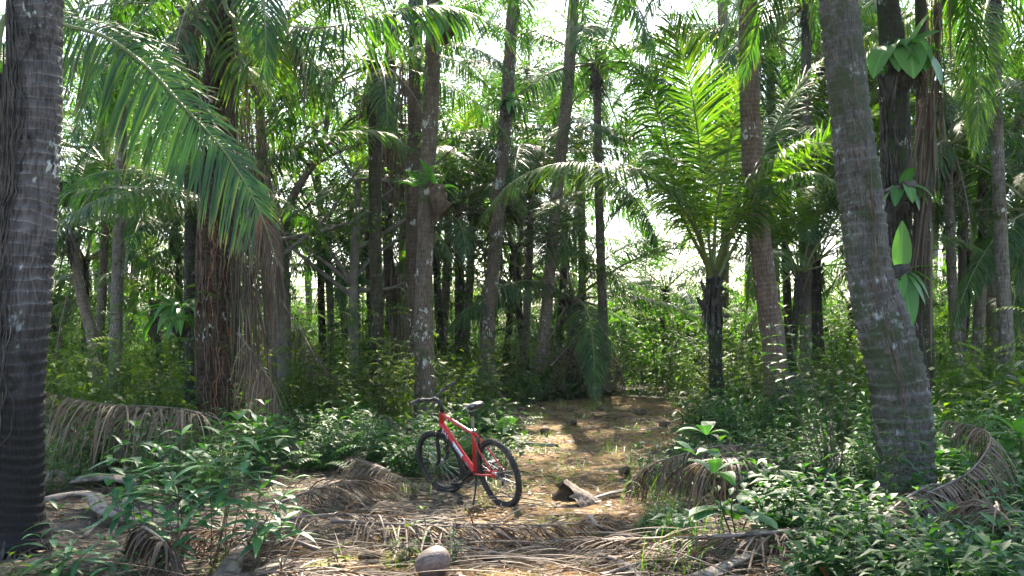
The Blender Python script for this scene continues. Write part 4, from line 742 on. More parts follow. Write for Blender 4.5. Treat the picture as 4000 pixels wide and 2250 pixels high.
        for i in range(64):                                     # tread knobs
            for u, da in ((-.95, 0), (-.33, .5), (.33, 0), (.95, .5)):
                t = (i + da) * 2 * math.pi / 64; rr = .314 + .026 * math.cos(u); y = .027 * math.sin(u); c = Vector((rr * math.cos(t), y, rr * math.sin(t))); nrm_ = Vector((math.cos(u) * math.cos(t), math.sin(u), math.cos(u) * math.sin(t))); tg = Vector((-math.sin(t), 0, math.cos(t))); sd_ = nrm_.cross(tg)
                vv = [c + nrm_ * h_ + tg * .0085 * a_ * q_ + sd_ * .0058 * b_ * q_ for h_, q_ in ((-.002, 1), (.006, .85)) for a_, b_ in ((-1, -1), (1, -1), (1, 1), (-1, 1))]
                mb.add(np.array(vv), q=[(0, 1, 5, 4), (1, 2, 6, 5), (2, 3, 7, 6), (3, 0, 4, 7), (4, 5, 6, 7)])
        mb.build('tyre', rub, w_, smooth=False)
        mb = MB(); tube(mb, [(0, -.05, 0), (0, -.03, 0), (0, -.029, 0), (0, .029, 0), (0, .03, 0), (0, .05, 0)], [.008, .01, .024, .016, .024, .01], 14); mb.build('hub', alu, w_)
        mb = MB(); tube(mb, [(0, 0, 0), (1, 0, 0)], .0016, 5); me = mb.mesh('spoke', alu)
        for i in range(28):
            s = 1 if i % 2 else -1; t = i * 2 * math.pi / 28; tt = t + (.5 if (i // 2) % 2 else -.5); p = Vector((.022 * math.cos(tt), .03 * s, .022 * math.sin(tt))); q_ = Vector((.278 * math.cos(t), .003 * s, .278 * math.sin(t))); dd = q_ - p
            o = bpy.data.objects.new('spoke', me); col.objects.link(o); o.parent = w_; o.matrix_basis = Matrix.Translation(p) @ dd.to_track_quat('X', 'Z').to_matrix().to_4x4() @ Matrix.Diagonal((dd.length, 1, 1, 1))
    wheel(Matrix.Translation(RH)); wheel(SM @ Matrix.Translation(FH))
    # fork, bars
    fk = tb('fork', dk, [[(.913, .055, .69), (.913, -.055, .69)], [(.89, 0, .75), (.908, 0, .69)]], .018, M4=SM)
    for s in (1, -1):
        tb('fork_leg', dk, [(.905, .062 * s, .70), (.955, .062 * s, .55)], .0155, fk, M4=SM); tb('fork_slider', blk, [(.945, .062 * s, .58), (1.02, .062 * s, .36), (1.055, .06 * s, .335)], [.022, .02, .015], fk, M4=SM)
    tb('front_brake', alu, [[(.935, .05, .70), (.95, .045, .655), (.955, .03, .63)], [(.935, -.05, .70), (.95, -.045, .655), (.955, -.03, .63)]], .009, M4=SM)
    tb('rear_brake', dk, [[(.17, .05, .60), (.15, .06, .66), (.16, .03, .69)], [(.17, -.05, .60), (.15, -.06, .66), (.16, -.03, .69)]], .008)
    tb('headset', dk, [(.832, 0, .888), (.820, 0, .925)], .024, M4=SM); st = tb('stem', blk, [(.822, 0, .915), (.816, 0, .935), (.835, 0, 1.0), (.90, 0, 1.03)], [.02, .022, .02, .022], M4=SM)
    hb = tb('handlebar', blk, [(.885, -.325, 1.09), (.895, -.17, 1.082), (.905, -.05, 1.035), (.905, .05, 1.035), (.895, .17, 1.082), (.885, .325, 1.09)], .0135, M4=SM)
    for s in (1, -1):
        tb('grip', rub, [(.884, .325 * s, 1.091), (.889, .235 * s, 1.09), (.892, .19 * s, 1.088)], [.019, .0165, .0185], hb, M4=SM)
        tb('brake_lever', dk, [[(.893, .165 * s, 1.078), (.93, .17 * s, 1.055), (.945, .24 * s, 1.05)], [(.885, .15 * s, 1.09), (.905, .16 * s, 1.055)]], .0075, hb, M4=SM)
        tb('brake_cable', cable, [(.93, .16 * s, 1.055), (1.0, .08 * s, .97), (.98, .02 * s, .86), (.93, .03 * s, .72)], .0035, hb, 6, M4=SM)
    # saddle
    tb('seatpost', alu, [(.298, 0, .725), (.256, 0, .935)], .0145); tb('seat_collar', alu, [(.300, 0, .725), (.294, 0, .745)], .024); tb('post_cover', blk, [(.266, 0, .885), (.256, 0, .955)], .024)
    mb = MB(); x = np.linspace(-.14, .15, 18); hw = np.interp(x, [-.14, -.11, -.04, .03, .10, .15], [.03, .082, .075, .036, .022, .012]); z = .985 + np.interp(x, [-.14, 0, .15], [.018, 0, .008])
    tube(mb, np.c_[x + .245, np.zeros(18), z], hw, 20, flat=.42); sa = mb.build('saddle', blk, root)
    mb = MB(); tube(mb, np.c_[np.linspace(.115, .225, 8), np.linspace(.052, .046, 8), np.linspace(1.005, .995, 8)], [.006, .022, .026, .026, .024, .02, .014, .004], 12, flat=.55); mb.build('side_panel', gry, sa)
    mb = MB()
    for s in (1, -1): tube(mb, spline([(.14, .03 * s, .975), (.2, .022 * s, .945), (.30, .02 * s, .948), (.36, .008 * s, .978)], 10), .0035, 6)
    mb.build('saddle_rail', alu, sa)
    # drivetrain
    mb = MB(); tube(mb, [(.42, -.055, .30), (.42, .055, .30)], .021, 16); mb.build('bottom_bracket', dk, root)
    def disc(name, c, r, th, teeth, mat, par=root):
        mb = MB(); n = teeth * 4; a = np.linspace(0, 2 * math.pi, n, endpoint=False); ro = r + .004 * np.where(np.arange(n) % 4 < 2, 1, 0); v = []
        for y, rad in ((-th, ro), (th, ro)): v.append(np.stack([rad * np.cos(a), np.full(n, y), rad * np.sin(a)], 1))
        for y in (th, -th): v.append(np.stack([r * .72 * np.cos(a), np.full(n, y), r * .72 * np.sin(a)], 1))
        v.append(v[0]); v = np.array(v) + np.array(c); mb.add(v.reshape(-1, 3), q=grid_q(5, n, True)); return mb.build(name, mat, par, smooth=False)
    for rr, yy in ((.085, -.058), (.068, -.050), (.045, -.044)): disc('chainring', (.42, yy, .30), rr, .0015, 36, dk)
    for i in range(6): disc('sprocket', (0, -.030 - .0045 * i, .34), .055 - .006 * i, .001, 18, dk)
    cr = R(205)
    for s in (1, -1):
        a = (-.5 if s > 0 else math.pi - .5); e = (.42 + .17 * math.cos(a), .085 * s, .30 + .17 * math.sin(a)); ca = tb('crank_arm', dk, [(.42, .065 * s, .30), e], [.016, .012])
        mb = MB(); px_, _, pz = e; y0 = .095 * s; y1 = .185 * s
        for x0, x1, z0, z1, ya, yb in ((-.045, .045, -.011, .011, y0, y0 + .012 * s), (-.045, .045, -.011, .011, y1 - .012 * s, y1), (-.045, -.033, -.011, .011, y0, y1), (.033, .045, -.011, .011, y0, y1), (-.010, .010, -.010, .010, y0, y1)):
            v = [(px_ + X, Y_, pz + Z) for Z in (z0, z1) for X, Y_ in ((x0, ya), (x1, ya), (x1, yb), (x0, yb))]; mb.add(v, q=[(0, 1, 2, 3), (4, 5, 6, 7), (0, 1, 5, 4), (1, 2, 6, 5), (2, 3, 7, 6), (3, 0, 4, 7)])
        mb.build('pedal', blk, ca, smooth=False)
    tb('chain', dk, [[(.42, -.05, .385), (0, -.042, .38)], [(.40, -.05, .217), (.06, -.045, .20), (.03, -.045, .235)]], .004, sides=6)
    tb('derailleur', blk, [[(0, -.07, .33), (-.02, -.075, .28), (.02, -.05, .25), (.045, -.047, .20)]], [.012, .016, .014, .01]); 
    # kickstand touching the ground on the leaning side: ground plane at height 0 along world, solve in local frame
    th = R(13.5); ky = .20; kz = ky * math.tan(th) + .012
    tb('kickstand', dk, [(.36, .03, .285), (.30, .09, .22), (.24, ky, kz)], [.011, .009, .009])
    tb('reflector', flatmat('red_reflector', (.4, .01, .01), rough=.2), [(.19, 0, .62), (.175, 0, .62)], .018)
bicycle()

# ------------------------------------------------------------------ nest ferns and other plants on the trunks
def nest(label, at, leaves, mat='nest', mass=(.16, .3), name='nest_fern', massmat='fibre_dark'):
    """leaves: (azimuth deg with 180 = toward camera-left.., elevation, length, width, droop)"""
    root = empty(name, at, label, 'nest fern', 'nest ferns growing on the trunks'); s = []
    for az, el, L_, W_, dr in leaves:
        a, e = R(az), R(el); D = np.array([(math.cos(a) * math.cos(e), math.sin(a) * math.cos(e), math.sin(e))]); mb = MB(); S = np.cross(D, (0, 0, 1.)) if abs(el) < 80 else np.array([(1., 0, 0)]); q7 = random.uniform(.72, 1.12); L_, W_ = L_ * q7, W_ * q7 * random.uniform(.8, 1.05); S = S + np.array([(random.uniform(-.35, .35), random.uniform(-.3, .3), random.uniform(-.4, .4))]); dr = dr * random.uniform(.7, 1.3)
        ribbons(mb, np.array([(math.cos(a) * .04, math.sin(a) * .04, 0)]), D, norm(S), L_, W_, dr, 9, 'ovate' if W_ / L_ > .38 else 'leaf', .18, np.array([rng.random()])); mb.build('leaf', M[mat], root)
    mb = MB(); n = 10; z = np.linspace(.06, -mass[1], n); c = np.c_[rng.normal(0, .012, n), rng.normal(0, .012, n), z]; rad = mass[0] * np.sin(np.linspace(.9, 2.9, n))[:, None] * (1 + .2 * rng.standard_normal((n, 14))); tube(mb, c, rad, 14)
    k = 70; an = rng.random(k) * 6.28; B = np.stack([np.cos(an) * mass[0] * .8, np.sin(an) * mass[0] * .8, -rng.random(k) * mass[1] * .8], 1); D = norm(np.stack([np.cos(an) * .3, np.sin(an) * .3, -np.ones(k)], 1)); ribbons(mb, B, D, norm(np.cross(D, (1, .3, 0))), .1 + .25 * rng.random(k) * mass[1] / .3, .02, .2, 2, 'strap', 0)
    mb.build('root_mass', M[massmat], root)
rl = lambda n, e0, e1, L_, W_, d0=.3, d1=1.2, a0=180, a1=360: [(a0 + (a1 - a0) * (k + .5) / n + random.uniform(-12, 12), random.uniform(e0, e1), L_ * random.uniform(.7, 1.15), W_ * random.uniform(.85, 1.15), random.uniform(d0, d1)) for k in range(n)]
nest('topmost nest fern of the black mossy trunk, many big drooping heart shaped leaves', P(3535, 190, 12.35), [(195, 35, .62, .38, 1.6), (235, 30, .6, .38, 1.9), (262, 20, .62, .4, 2.2), (285, 15, .66, .4, 2.2), (310, 10, .7, .4, 2.0), (345, 0, .7, .4, 1.6), (180, -25, .45, .2, .6), (300, 55, .45, .3, 1.2), (350, 45, .5, .22, .3), (10, 62, .65, .2, .2), (0, 20, .45, .18, .4), (250, 60, .4, .28, 1.4)], mass=(.2, .5))
nest('middle nest fern of the black mossy trunk, pale tongue leaves over brown root ball', P(3520, 740, 12.4), [(200, 10, .5, .2, 1.6), (235, 25, .42, .18, 1.8), (275, 40, .42, .2, 1.8), (300, 15, .5, .2, 2.2), (330, 30, .4, .17, 1.4), (355, 15, .4, .15, 1.2), (290, 70, .35, .2, .6)], mass=(.17, .3))
nest('lowest nest fern of the black mossy trunk, one tall upright leaf, one hanging below', P(3515, 1060, 12.3), [(270, 84, .68, .26, .05), (275, -60, .7, .26, .8), (250, -45, .45, .18, .9), (350, 25, .5, .12, .4), (0, 10, .5, .1, .9), (340, 0, .5, .1, 1.4), (310, -30, .55, .14, 1.)], mass=(.12, .25))
nest('nest fern with two pale upright leaves and shaggy brown root mass on the spotted trunk', P(1712, 735, 16.75), [(215, 62, .6, .17, .2), (320, 60, .6, .17, .2), (350, 20, .5, .14, .8), (10, 35, .5, .12, .7), (280, 20, .3, .1, .5), (340, -5, .4, .1, .9)], mass=(.15, .55), massmat='fibre')
nest('large nest fern high on the spotted trunk at the top edge, leaves hanging down', P(1735, 60, 16.5), rl(20, -10, 50, 1.0, .2, .8, 2.2), mass=(.2, .5), massmat='fibre')
nest('small nest fern tuft on the right leaning trunk with the fern clump', P(1985, 400, 23.7), rl(13, 10, 70, .6, .14, .3, 1.6), mass=(.14, .35))
nest('big dark rosette of drooping strap leaves on the left of the broad fibrous trunk', P(705, 1210, 17.2), rl(22, -5, 65, 1.0, .17, .5, 1.9, 160, 380), mass=(.2, .5))
nest('nest fern on the thin leaning tan trunk near the far left', P(255, 720, 21.5), rl(9, 0, 55, .6, .16, .5, 1.7), mass=(.18, .5))
def small_plant(name, label, cat, at, pr, sc, mat='shrub', group=None, rz=0, prof='leaf', fold=.3, seg=3):
    mb = MB(); put(mb, inst(pr, np.zeros((1, 3)), np.array([rz]), np.array([sc])), seg=seg, fold=fold, prof=prof); o = mb.build(name, M[mat]); o.location = tuple(at); return tag(o, label, cat, group)
small_plant('fern', 'bright fern climbing beside the shaggy root mass on the spotted trunk', 'fern', P(1640, 745, 16.7), PR['fern'][0], .75, 'nest', rz=2.0)
small_plant('fern', 'little fern hanging under the topmost nest fern of the black mossy trunk', 'fern', P(3450, 300, 12.6), PR['fern'][1], .5, 'nest')
small_plant('fern', 'green fern at the foot of the massive leaning trunk, on its right side', 'fern', G(3700, 1900), PR['fern'][0], 1.25, 'nest')
small_plant('fern', 'low fern in front of the massive leaning trunk', 'fern', G(3440, 2010), PR['fern'][1], .5, 'under')

def skirt(root, c, r, n, mat, h=.35, out=.2, seed=0):       # short anchor roots round the foot of a palm
    g = np.random.default_rng(seed); mb = MB(); b = np.array(root.location); r0 = float(np.interp(.25, c[:, 2], r)); x0 = np.interp(.25, c[:, 2], c[:, 0]) - b[0]; y0 = np.interp(.25, c[:, 2], c[:, 1]) - b[1]
    for k in range(n):
        a = g.uniform(0, 6.28); hh = g.uniform(.04, h); d = np.array((math.cos(a), math.sin(a), 0)); o_ = g.uniform(.3, 1) * out; p0 = np.array((x0, y0, hh)) + d * r0 * .93; p1 = np.array((x0, y0, hh * .45)) + d * (r0 + o_ * .45) + g.normal(0, .012, 3); p2 = np.array((x0, y0, -.04)) + d * (r0 + o_) + g.normal(0, .02, 3) * (1, 1, 0)
        tube(mb, spline([p0, p1, p2], 6), g.uniform(.006, .014), 5)
    return mb.build('foot_roots', M[mat], root)
skirt(t1, c1, r1, 70, 'fibre_dark', .18, .10, 1); skirt(t12, c12, r12, 90, 'fibre_dark', .22, .14, 2); skirt(t2, c2, r2, 90, 'fibre', .6, .25, 3)
# stringy roots and creepers on the big trunks (parts of those palms)
def strands(root, c, r, name, mat, n, z0, z1, a0, a1, rad=(.004, .014), amp=.12, out=1.04, seed=0):
    g = np.random.default_rng(seed); mb = MB(); base = np.array(root.location); zz = c[:, 2]
    for k in range(n):
        za, zb = sorted(g.uniform(z0, z1, 2)); zb = min(max(zb, za + .5), za + g.uniform(.8, 3.5)); m = int((zb - za) / .12) + 4; z = np.linspace(za, zb, m); cx = np.interp(z, zz, c[:, 0]); cy_ = np.interp(z, zz, c[:, 1]); rr = np.interp(z, zz, r) * out
        a = R(g.uniform(a0, a1)) + amp * np.cumsum(g.normal(0, 1, m)) * .5; rr = rr + g.uniform(0, .015) + np.abs(np.cumsum(g.normal(0, .003, m)))
        p = np.stack([cx + np.cos(a) * rr, cy_ + np.sin(a) * rr, z], 1) - base; tube(mb, spline(p, m * 2), g.uniform(*rad), 5)
    return mb.build(name, M[mat], root)
strands(t1, c1, r1, 'climbing_root', 'fibre_dark', 150, .2, 5.2, 165, 258, (.0015, .008), .2, seed=1)
strands(t1, c1, r1, 'pale_creeper', 'petiole', 4, .1, 2.4, 250, 320, (.0018, .003), .12, seed=2)
strands(t2, c2, r2, 'hanging_root', 'fibre', 34, .1, 5.2, 200, 360, (.004, .013), .14, seed=3)
strands(t2, c2, r2, 'red_creeper', 'root_red', 6, .1, 3.6, 290, 350, (.005, .009), .22, seed=4)
strands(t2b, c2, r2, 'climbing_root', 'fibre_dark', 1, .1, 1, 200, 300, seed=5)
strands(t12, c12, r12, 'thin_creeper', 'fibre', 8, .3, 5, 220, 320, (.003, .006), .1, seed=6)
strands(t13, c13, r13, 'climbing_root', 'fibre_dark', 40, .2, 5.6, 180, 350, (.005, .014), .15, seed=7)
def curtain(root, pts, spread, n, L, mat, name='dead_frond_strands', W=.03, seed=0):
    """long dead leaflets hanging along a line"""
    g = np.random.default_rng(seed); c = spline(np.array(pts), 30) - np.array(root.location); mb = MB(); i = g.integers(0, 22, n); B = c[i] + g.normal(0, 1, (n, 3)) * spread
    D = norm(norm(c[np.minimum(i + 6, 29)] - c[i]) + g.normal(0, .09, (n, 3))); ribbons(mb, B, D, norm(np.cross(D, g.normal(0, 1, (n, 3)))), L * g.uniform(.5, 1.2, n), W * g.uniform(.4, 1.1, n), .15, 5, 'strap', .5)
    return mb.build(name, M[mat], root)
curtain(t13, [P(3655, -120, 12.7), P(3655, 200, 12.7), P(3630, 550, 12.7), P(3600, 850, 12.3), P(3570, 1150, 12.4), P(3560, 1400, 12.5)], (.05, .05, .1), 110, 1.5, 'dead_dark', seed=1, W=.03)
curtain(t13, [P(3640, -120, 12.65), P(3630, 400, 12.65), P(3590, 900, 12.7), P(3575, 1300, 12.3)], (.06, .04, .1), 40, 1.3, 'dead', seed=2, W=.014)
curtain(t2, [P(960, 330, 14.9), P(985, 700, 14.8), P(1000, 1050, 14.7), P(1020, 1350, 14.6), P(1040, 1560, 14.6)], (.16, .1, .1), 240, 1.3, 'dead_dark', seed=3, W=.022)
curtain(t2, [P(930, 500, 14.8), P(960, 900, 14.7), P(985, 1250, 14.6), P(1005, 1540, 14.6)], (.12, .08, .1), 150, 1.2, 'dead', seed=4, W=.014)
curtain(t2, [P(1010, 640, 14.6), P(1060, 900, 14.5), P(1085, 1150, 14.4), P(1100, 1300, 14.4)], (.06, .06, .1), 60, 1.0, 'dead_dark', seed=14, W=.02)
curtain(t3b, [P(1540, 1040, 23.5), P(1540, 1200, 23.5), P(1545, 1420, 23.5)], (.16, .1, .1), 110, .9, 'dead_dark', seed=5, W=.05)
curtain(t3b, [P(1560, 200, 23.5), P(1555, 500, 23.5), P(1550, 900, 23.5)], (.14, .1, .1), 130, 1.5, 'dead_dark', seed=6, W=.04)
curtain(tB, [P(2240, 1300, 26.5), P(2270, 1400, 26.5), P(2230, 1530, 26.5)], (.35, .2, .1), 90, 1.2, 'dead', seed=7, W=.035)

# ------------------------------------------------------------------ dead fronds on the ground
def dead_frond(label, pts, Ll=.7, n=60, W=.022, r0=.015, droop=.9, mats='dead', a0=52, a1=15, pet=.12, beta=-5, clampz=.01, grp='dead palm fronds lying on the ground', gaps=.16, jit=.32, twist=0, base_w=1.0, lat=None):
    pts = np.array(pts); b = pts[0]; root = empty('dead_palm_frond', (b[0], b[1], float(hgt(b[0], b[1]))), label, 'dead frond', grp); mb = MB(); mr = MB()
    frond_geo(mb, pts, Ll=Ll * 1.1, n=int(n * 1.35), W=W * .72, beta=beta, droop=droop, a0=a0, a1=a1, pet=pet, seg=7, fold=.55, r0=r0, gaps=gaps, jit=jit, clamp=clampz, rsep=mr, twist=twist, base_w=base_w)
    fix(mb.build('leaflets', M[mats]), root); fix(mr.build('midrib', M['petiole']), root)
def gz(px, py, z): return G(px, py, z)
dead_frond('dead brown frond arching over the ground between the far left trunk and the broad trunk', [P(900, 1660, 12.5), P(780, 1612, 12), P(608, 1588, 11.4), P(405, 1578, 10.9), P(230, 1545, 10.5), P(150, 1530, 10.3)], Ll=.95, n=85, W=.024, droop=1.3, beta=-30, a0=55)
dead_frond('dead frond with long thin leaflets combed across the ground below the rear wheel', [gz(900, 2060, .1), gz(1300, 2010, .16), gz(1700, 2040, .14), gz(2100, 2050, .12), gz(2480, 2030, .06)], Ll=.62, n=85, W=.02, droop=1.0, a0=42, a1=12)
dead_frond('dead frond whose stiff leaflets fan toward the viewer right of the big coconut', [gz(1300, 2035, .12), gz(1600, 2050, .16), gz(1900, 2060, .15), gz(2200, 2055, .08)], Ll=.75, n=60, W=.022, droop=.9, a0=62, a1=22, mats='dead')
dead_frond('greyish dead frond stretching left from under the grass tuft at lower right', [gz(3250, 2060, .16), gz(2900, 2090, .2), gz(2500, 2105, .16), gz(2150, 2110, .08)], Ll=.8, n=80, W=.024, droop=.9, a0=30, a1=10, r0=.03, base_w=1.3)
dead_frond('dead frond of fine reddish strands left of the front wheel', [gz(1000, 2000, .1), gz(1180, 1930, .22), gz(1400, 1880, .2), gz(1620, 1900, .06)], Ll=.8, n=70, W=.016, droop=.9, a0=40, a1=12)
dead_frond('dead frond with short pale comb of leaflets just behind the front wheel', [gz(1180, 1730, .06), gz(1330, 1775, .13), gz(1480, 1830, .16), gz(1640, 1900, .06)], Ll=.42, n=80, W=.018, droop=.5, a0=75, a1=40, jit=.06)
dead_frond('dead frond flat on the soil in the shade farther behind the front wheel', [gz(1080, 1680, .05), gz(1250, 1700, .12), gz(1450, 1720, .12), gz(1640, 1740, .05)], Ll=.6, n=70, W=.02, droop=.6)
dead_frond('heap of dead leaflets draped down at the right edge of the path', [gz(3080, 1740, .3), gz(2900, 1740, .45), gz(2700, 1765, .5), gz(2540, 1815, .4), gz(2450, 1900, .12)], Ll=.85, n=95, W=.024, droop=1.7, a0=55, a1=20, beta=-25, mats='dead_dark')
dead_frond('dead frond with curled purple brown leaflets above the draped heap', [gz(3150, 1780, .2), gz(2950, 1790, .42), gz(2760, 1800, .5), gz(2600, 1850, .3)], Ll=.7, n=60, W=.03, droop=1.7, a0=60, beta=-25)
dead_frond('pale fan of hanging dead leaflets right of the massive leaning trunk', [P(3420, 2060, 7.6), P(3620, 1930, 7.8), P(3800, 1830, 8), P(3860, 1690, 8.3), P(3700, 1640, 8.6)], Ll=.5, n=85, W=.024, droop=2.0, a0=80, a1=50, beta=-40, jit=.08)
dead_frond('curling grey dead frond among the leafy plants at lower right', [gz(3300, 2200, .08), gz(3450, 2020, .3), gz(3580, 1920, .42), gz(3700, 1900, .35), gz(3850, 1980, .1)], Ll=.5, n=60, W=.024, droop=1.8, a0=70, a1=40, jit=.2)
dead_frond('dead reddish fronds flat on the ground near the right edge', [gz(3700, 1640, .08), gz(3850, 1630, .12), gz(4050, 1640, .1)], Ll=.7, n=60, W=.02, droop=.5)
dead_frond('dead frond bent down at the lower right corner under green leaves', [gz(4050, 2180, .1), gz(3900, 2000, .4), gz(3780, 1960, .4), gz(3700, 2150, .1)], Ll=.55, n=60, W=.022, droop=1.6)
dead_frond('dead frond with splayed bare ribs across the left debris', [gz(1250, 2150, .05), gz(1050, 2080, .16), gz(850, 2070, .18), gz(640, 2110, .08)], Ll=.6, n=60, W=.02, droop=.8)
dead_frond('small dead frond lying on the far part of the path', [gz(2620, 1650, .04), gz(2480, 1635, .1), gz(2330, 1625, .08), gz(2230, 1622, .03)], Ll=.35, n=60, W=.02, droop=.5)
dead_frond('dead frond drooping against the foot of the broad fibrous trunk', [P(930, 1300, 14.6), P(1000, 1400, 14.5), P(1060, 1500, 14.4), P(1090, 1600, 14.3)], Ll=.9, n=80, W=.02, droop=2.0, beta=-40)
dead_frond('dark dead frond leaning out of the thicket left of the path end', [P(2150, 1430, 24), P(2250, 1330, 25), P(2320, 1290, 25.5)], Ll=.6, n=40, W=.03, droop=1.4, mats='dead_dark')
dead_frond('long dry frond hanging low in shade behind the grey double stem tree', [P(1080, 1150, 20), P(1180, 1300, 19), P(1260, 1430, 18), P(1330, 1500, 17.5)], Ll=.7, n=60, W=.02, droop=1.6, mats='dead_dark')
dead_frond('crumpled withered frond hanging among the stems of the front shrub', [gz(690, 2250, .02), gz(640, 2120, .3), gz(580, 2070, .36), gz(520, 2130, .15)], Ll=.26, n=60, W=.03, droop=2.2, jit=.4, mats='dead_dark')
dead_frond('thin dead frond along the bottom edge left of the big coconut', [gz(900, 2260, .03), gz(1100, 2230, .08), gz(1300, 2235, .08), gz(1550, 2250, .03)], Ll=.5, n=60, W=.018, droop=.5)
dead_frond('thin dead strands lying behind the grass near the lower right corner of the path', [gz(2350, 2250, .03), gz(2500, 2200, .08), gz(2700, 2180, .1), gz(2900, 2200, .05)], Ll=.5, n=50, W=.018, droop=.6, mats='dead_dark')

# loose petioles, sheaths and sticks
def petiole(label, pts, w0, w1, name='palm_petiole', flat=.45, mat='petiole', cat='petiole'):
    pts = np.array(pts); b = pts[0].copy(); b[2] = 0; c = spline(pts, 22) - b; mb = MB(); t = np.linspace(0, 1, 22); rr = np.interp(t, [0, .2, 1], [w0, (w0 * .6 + w1 * .4), w1])[:, None] * (1 + .06 * rng.standard_normal((22, 12)) + .07 * np.sin(np.arange(12) * 2.1)[None] + .1 * np.sin(t * 11 + w0 * 90)[:, None])
    T = norm(np.gradient(c, axis=0)); S = norm(np.cross(T, (0, 0, 1.))); U = np.cross(S, T); th = np.arange(12) * math.pi / 6
    prof = np.stack([np.cos(th), np.where(np.sin(th) > 0, np.sin(th) * .25, np.sin(th)) * flat], 1)
    v = c[:, None] + S[:, None] * (rr * prof[:, 0])[..., None] + U[:, None] * (rr * -prof[:, 1])[..., None]; v[:, :, 2] = np.maximum(v[:, :, 2], -.01)
    sl = np.r_[0, np.cumsum(np.linalg.norm(np.diff(c, axis=0), axis=1))]; mb.add(v.reshape(-1, 3), q=grid_q(22, 12, True)[:, ::-1], rest=np.stack([np.broadcast_to(.06 * np.cos(th), (22, 12)), np.broadcast_to(.06 * np.sin(th), (22, 12)), np.broadcast_to(sl[:, None], (22, 12))], -1))
    for k in (0, 21): mb.add(np.vstack([v[k], c[k][None]]), t=[(j, (j + 1) % 12, 12) for j in range(12)])
    o = mb.build(name, M[mat]); o.location = tuple(b); return tag(o, label, cat, 'fallen palm leaf stalks')
petiole('bright sunlit stalk pointing at the viewer through the debris left of the big coconut', [gz(880, 2262, .05), gz(930, 2150, .07), gz(965, 2070, .09), gz(985, 1985, .06)], 0.080, 0.043)
petiole('thick grey sheath lying against the foot of the far left trunk', [gz(150, 1960, .06), gz(280, 1935, .1), gz(430, 2010, .08), gz(560, 2045, .05)], 0.087, 0.065)
petiole('long stalk with a lit upper edge crossing behind the left shrub', [gz(300, 1880, .1), gz(420, 1870, .14), gz(590, 1905, .1), gz(780, 1955, .06)], 0.123, 0.051)
petiole('short stubby sheath end poking up next to the far left trunk', [gz(150, 1900, .04), gz(220, 1850, .12), gz(290, 1880, .05)], 0.087, 0.072)
petiole('flat pale stick standing out of the left debris', [gz(430, 2090, .02), gz(470, 2000, .06), gz(512, 1885, .14)], .03, .02, 'flat_stick', .3, 'petiole', 'stick')
petiole('thin stick propped low under the flat pale stick', [gz(330, 2095, .03), gz(390, 2040, .05), gz(450, 1995, .06)], .014, .01, 'stick', .8, 'petiole', 'stick')
petiole('rounded pale stalk just under the long lit one in the left debris', [gz(480, 1985, .09), gz(560, 2020, .07), gz(680, 2055, .04)], 0.072, 0.051)
petiole('stalk lying level in the middle of the left debris', [gz(640, 2050, .06), gz(780, 2062, .07), gz(940, 2060, .05)], 0.058, 0.036)
petiole('sloping stalk below the level one, its edge catching sun', [gz(740, 2090, .05), gz(830, 2120, .05), gz(920, 2160, .03)], 0.051, 0.029)
petiole('broad flat stalk along the bottom edge near the left shrub stems', [gz(960, 2262, .03), gz(1060, 2215, .05), gz(1160, 2195, .03)], 0.087, 0.017)
petiole('dark split stalk lying level left of the big coconut', [gz(960, 2125, .04), gz(1120, 2118, .05), gz(1260, 2122, .04)], .03, .02)
petiole('greenish grey wide stalk right of the sunlit one', [gz(1020, 2070, .05), gz(1150, 2075, .05), gz(1280, 2080, .03)], .05, .04)
petiole('smooth lilac grey stalk curving off the bottom edge right of centre', [gz(2335, 2165, .05), gz(2390, 2180, .07), gz(2450, 2210, .06), gz(2520, 2270, .04)], .035, .025)
petiole('big broad grey stalk rising from the bottom edge under the grass at right', [gz(2730, 2270, .06), gz(2850, 2205, .08), gz(2980, 2150, .07), gz(3090, 2110, .05)], .085, .03)
petiole('second grey stalk at the bottom edge among leafy plants at right', [gz(3340, 2250, .12), gz(3410, 2190, .14), gz(3490, 2130, .14)], .04, .03)
petiole('grey stalk running from the hollow husk to the draped heap', [gz(2290, 1955, .05), gz(2360, 1935, .08), gz(2440, 1915, .1), gz(2510, 1895, .12)], .03, .05)
petiole('slender brown arc of wood on the far path by a coconut', [gz(2400, 1668, .04), gz(2480, 1682, .05), gz(2600, 1672, .05)], .03, .02, 'stick', .6, 'petiole', 'stick')
petiole('thin twig crossing the path behind the hollow husk', [gz(2180, 1845, .02), gz(2300, 1862, .03), gz(2400, 1890, .02)], .012, .006, 'stick', .8, 'petiole', 'stick')
petiole('long low log in the grass by the left edge of the far path', [gz(1980, 1728, .06), gz(2080, 1738, .07), gz(2180, 1745, .05)], .05, .04, 'log', .9, 'branch', 'log')
petiole('bent pale branch rising from leaf litter right of the big leaved plant', [gz(3120, 2100, .05), gz(3200, 1990, .2), gz(3225, 1870, .35), gz(3280, 1780, .5)], .014, .008, 'branch', .9, 'petiole', 'branch')
petiole('dark jagged bark piece standing out of the dead fronds at centre right', [gz(2370, 2080, .02), gz(2330, 2050, .1), gz(2300, 2010, .16)], .05, .02, 'bark_piece', .3, 'petiole', 'bark piece')
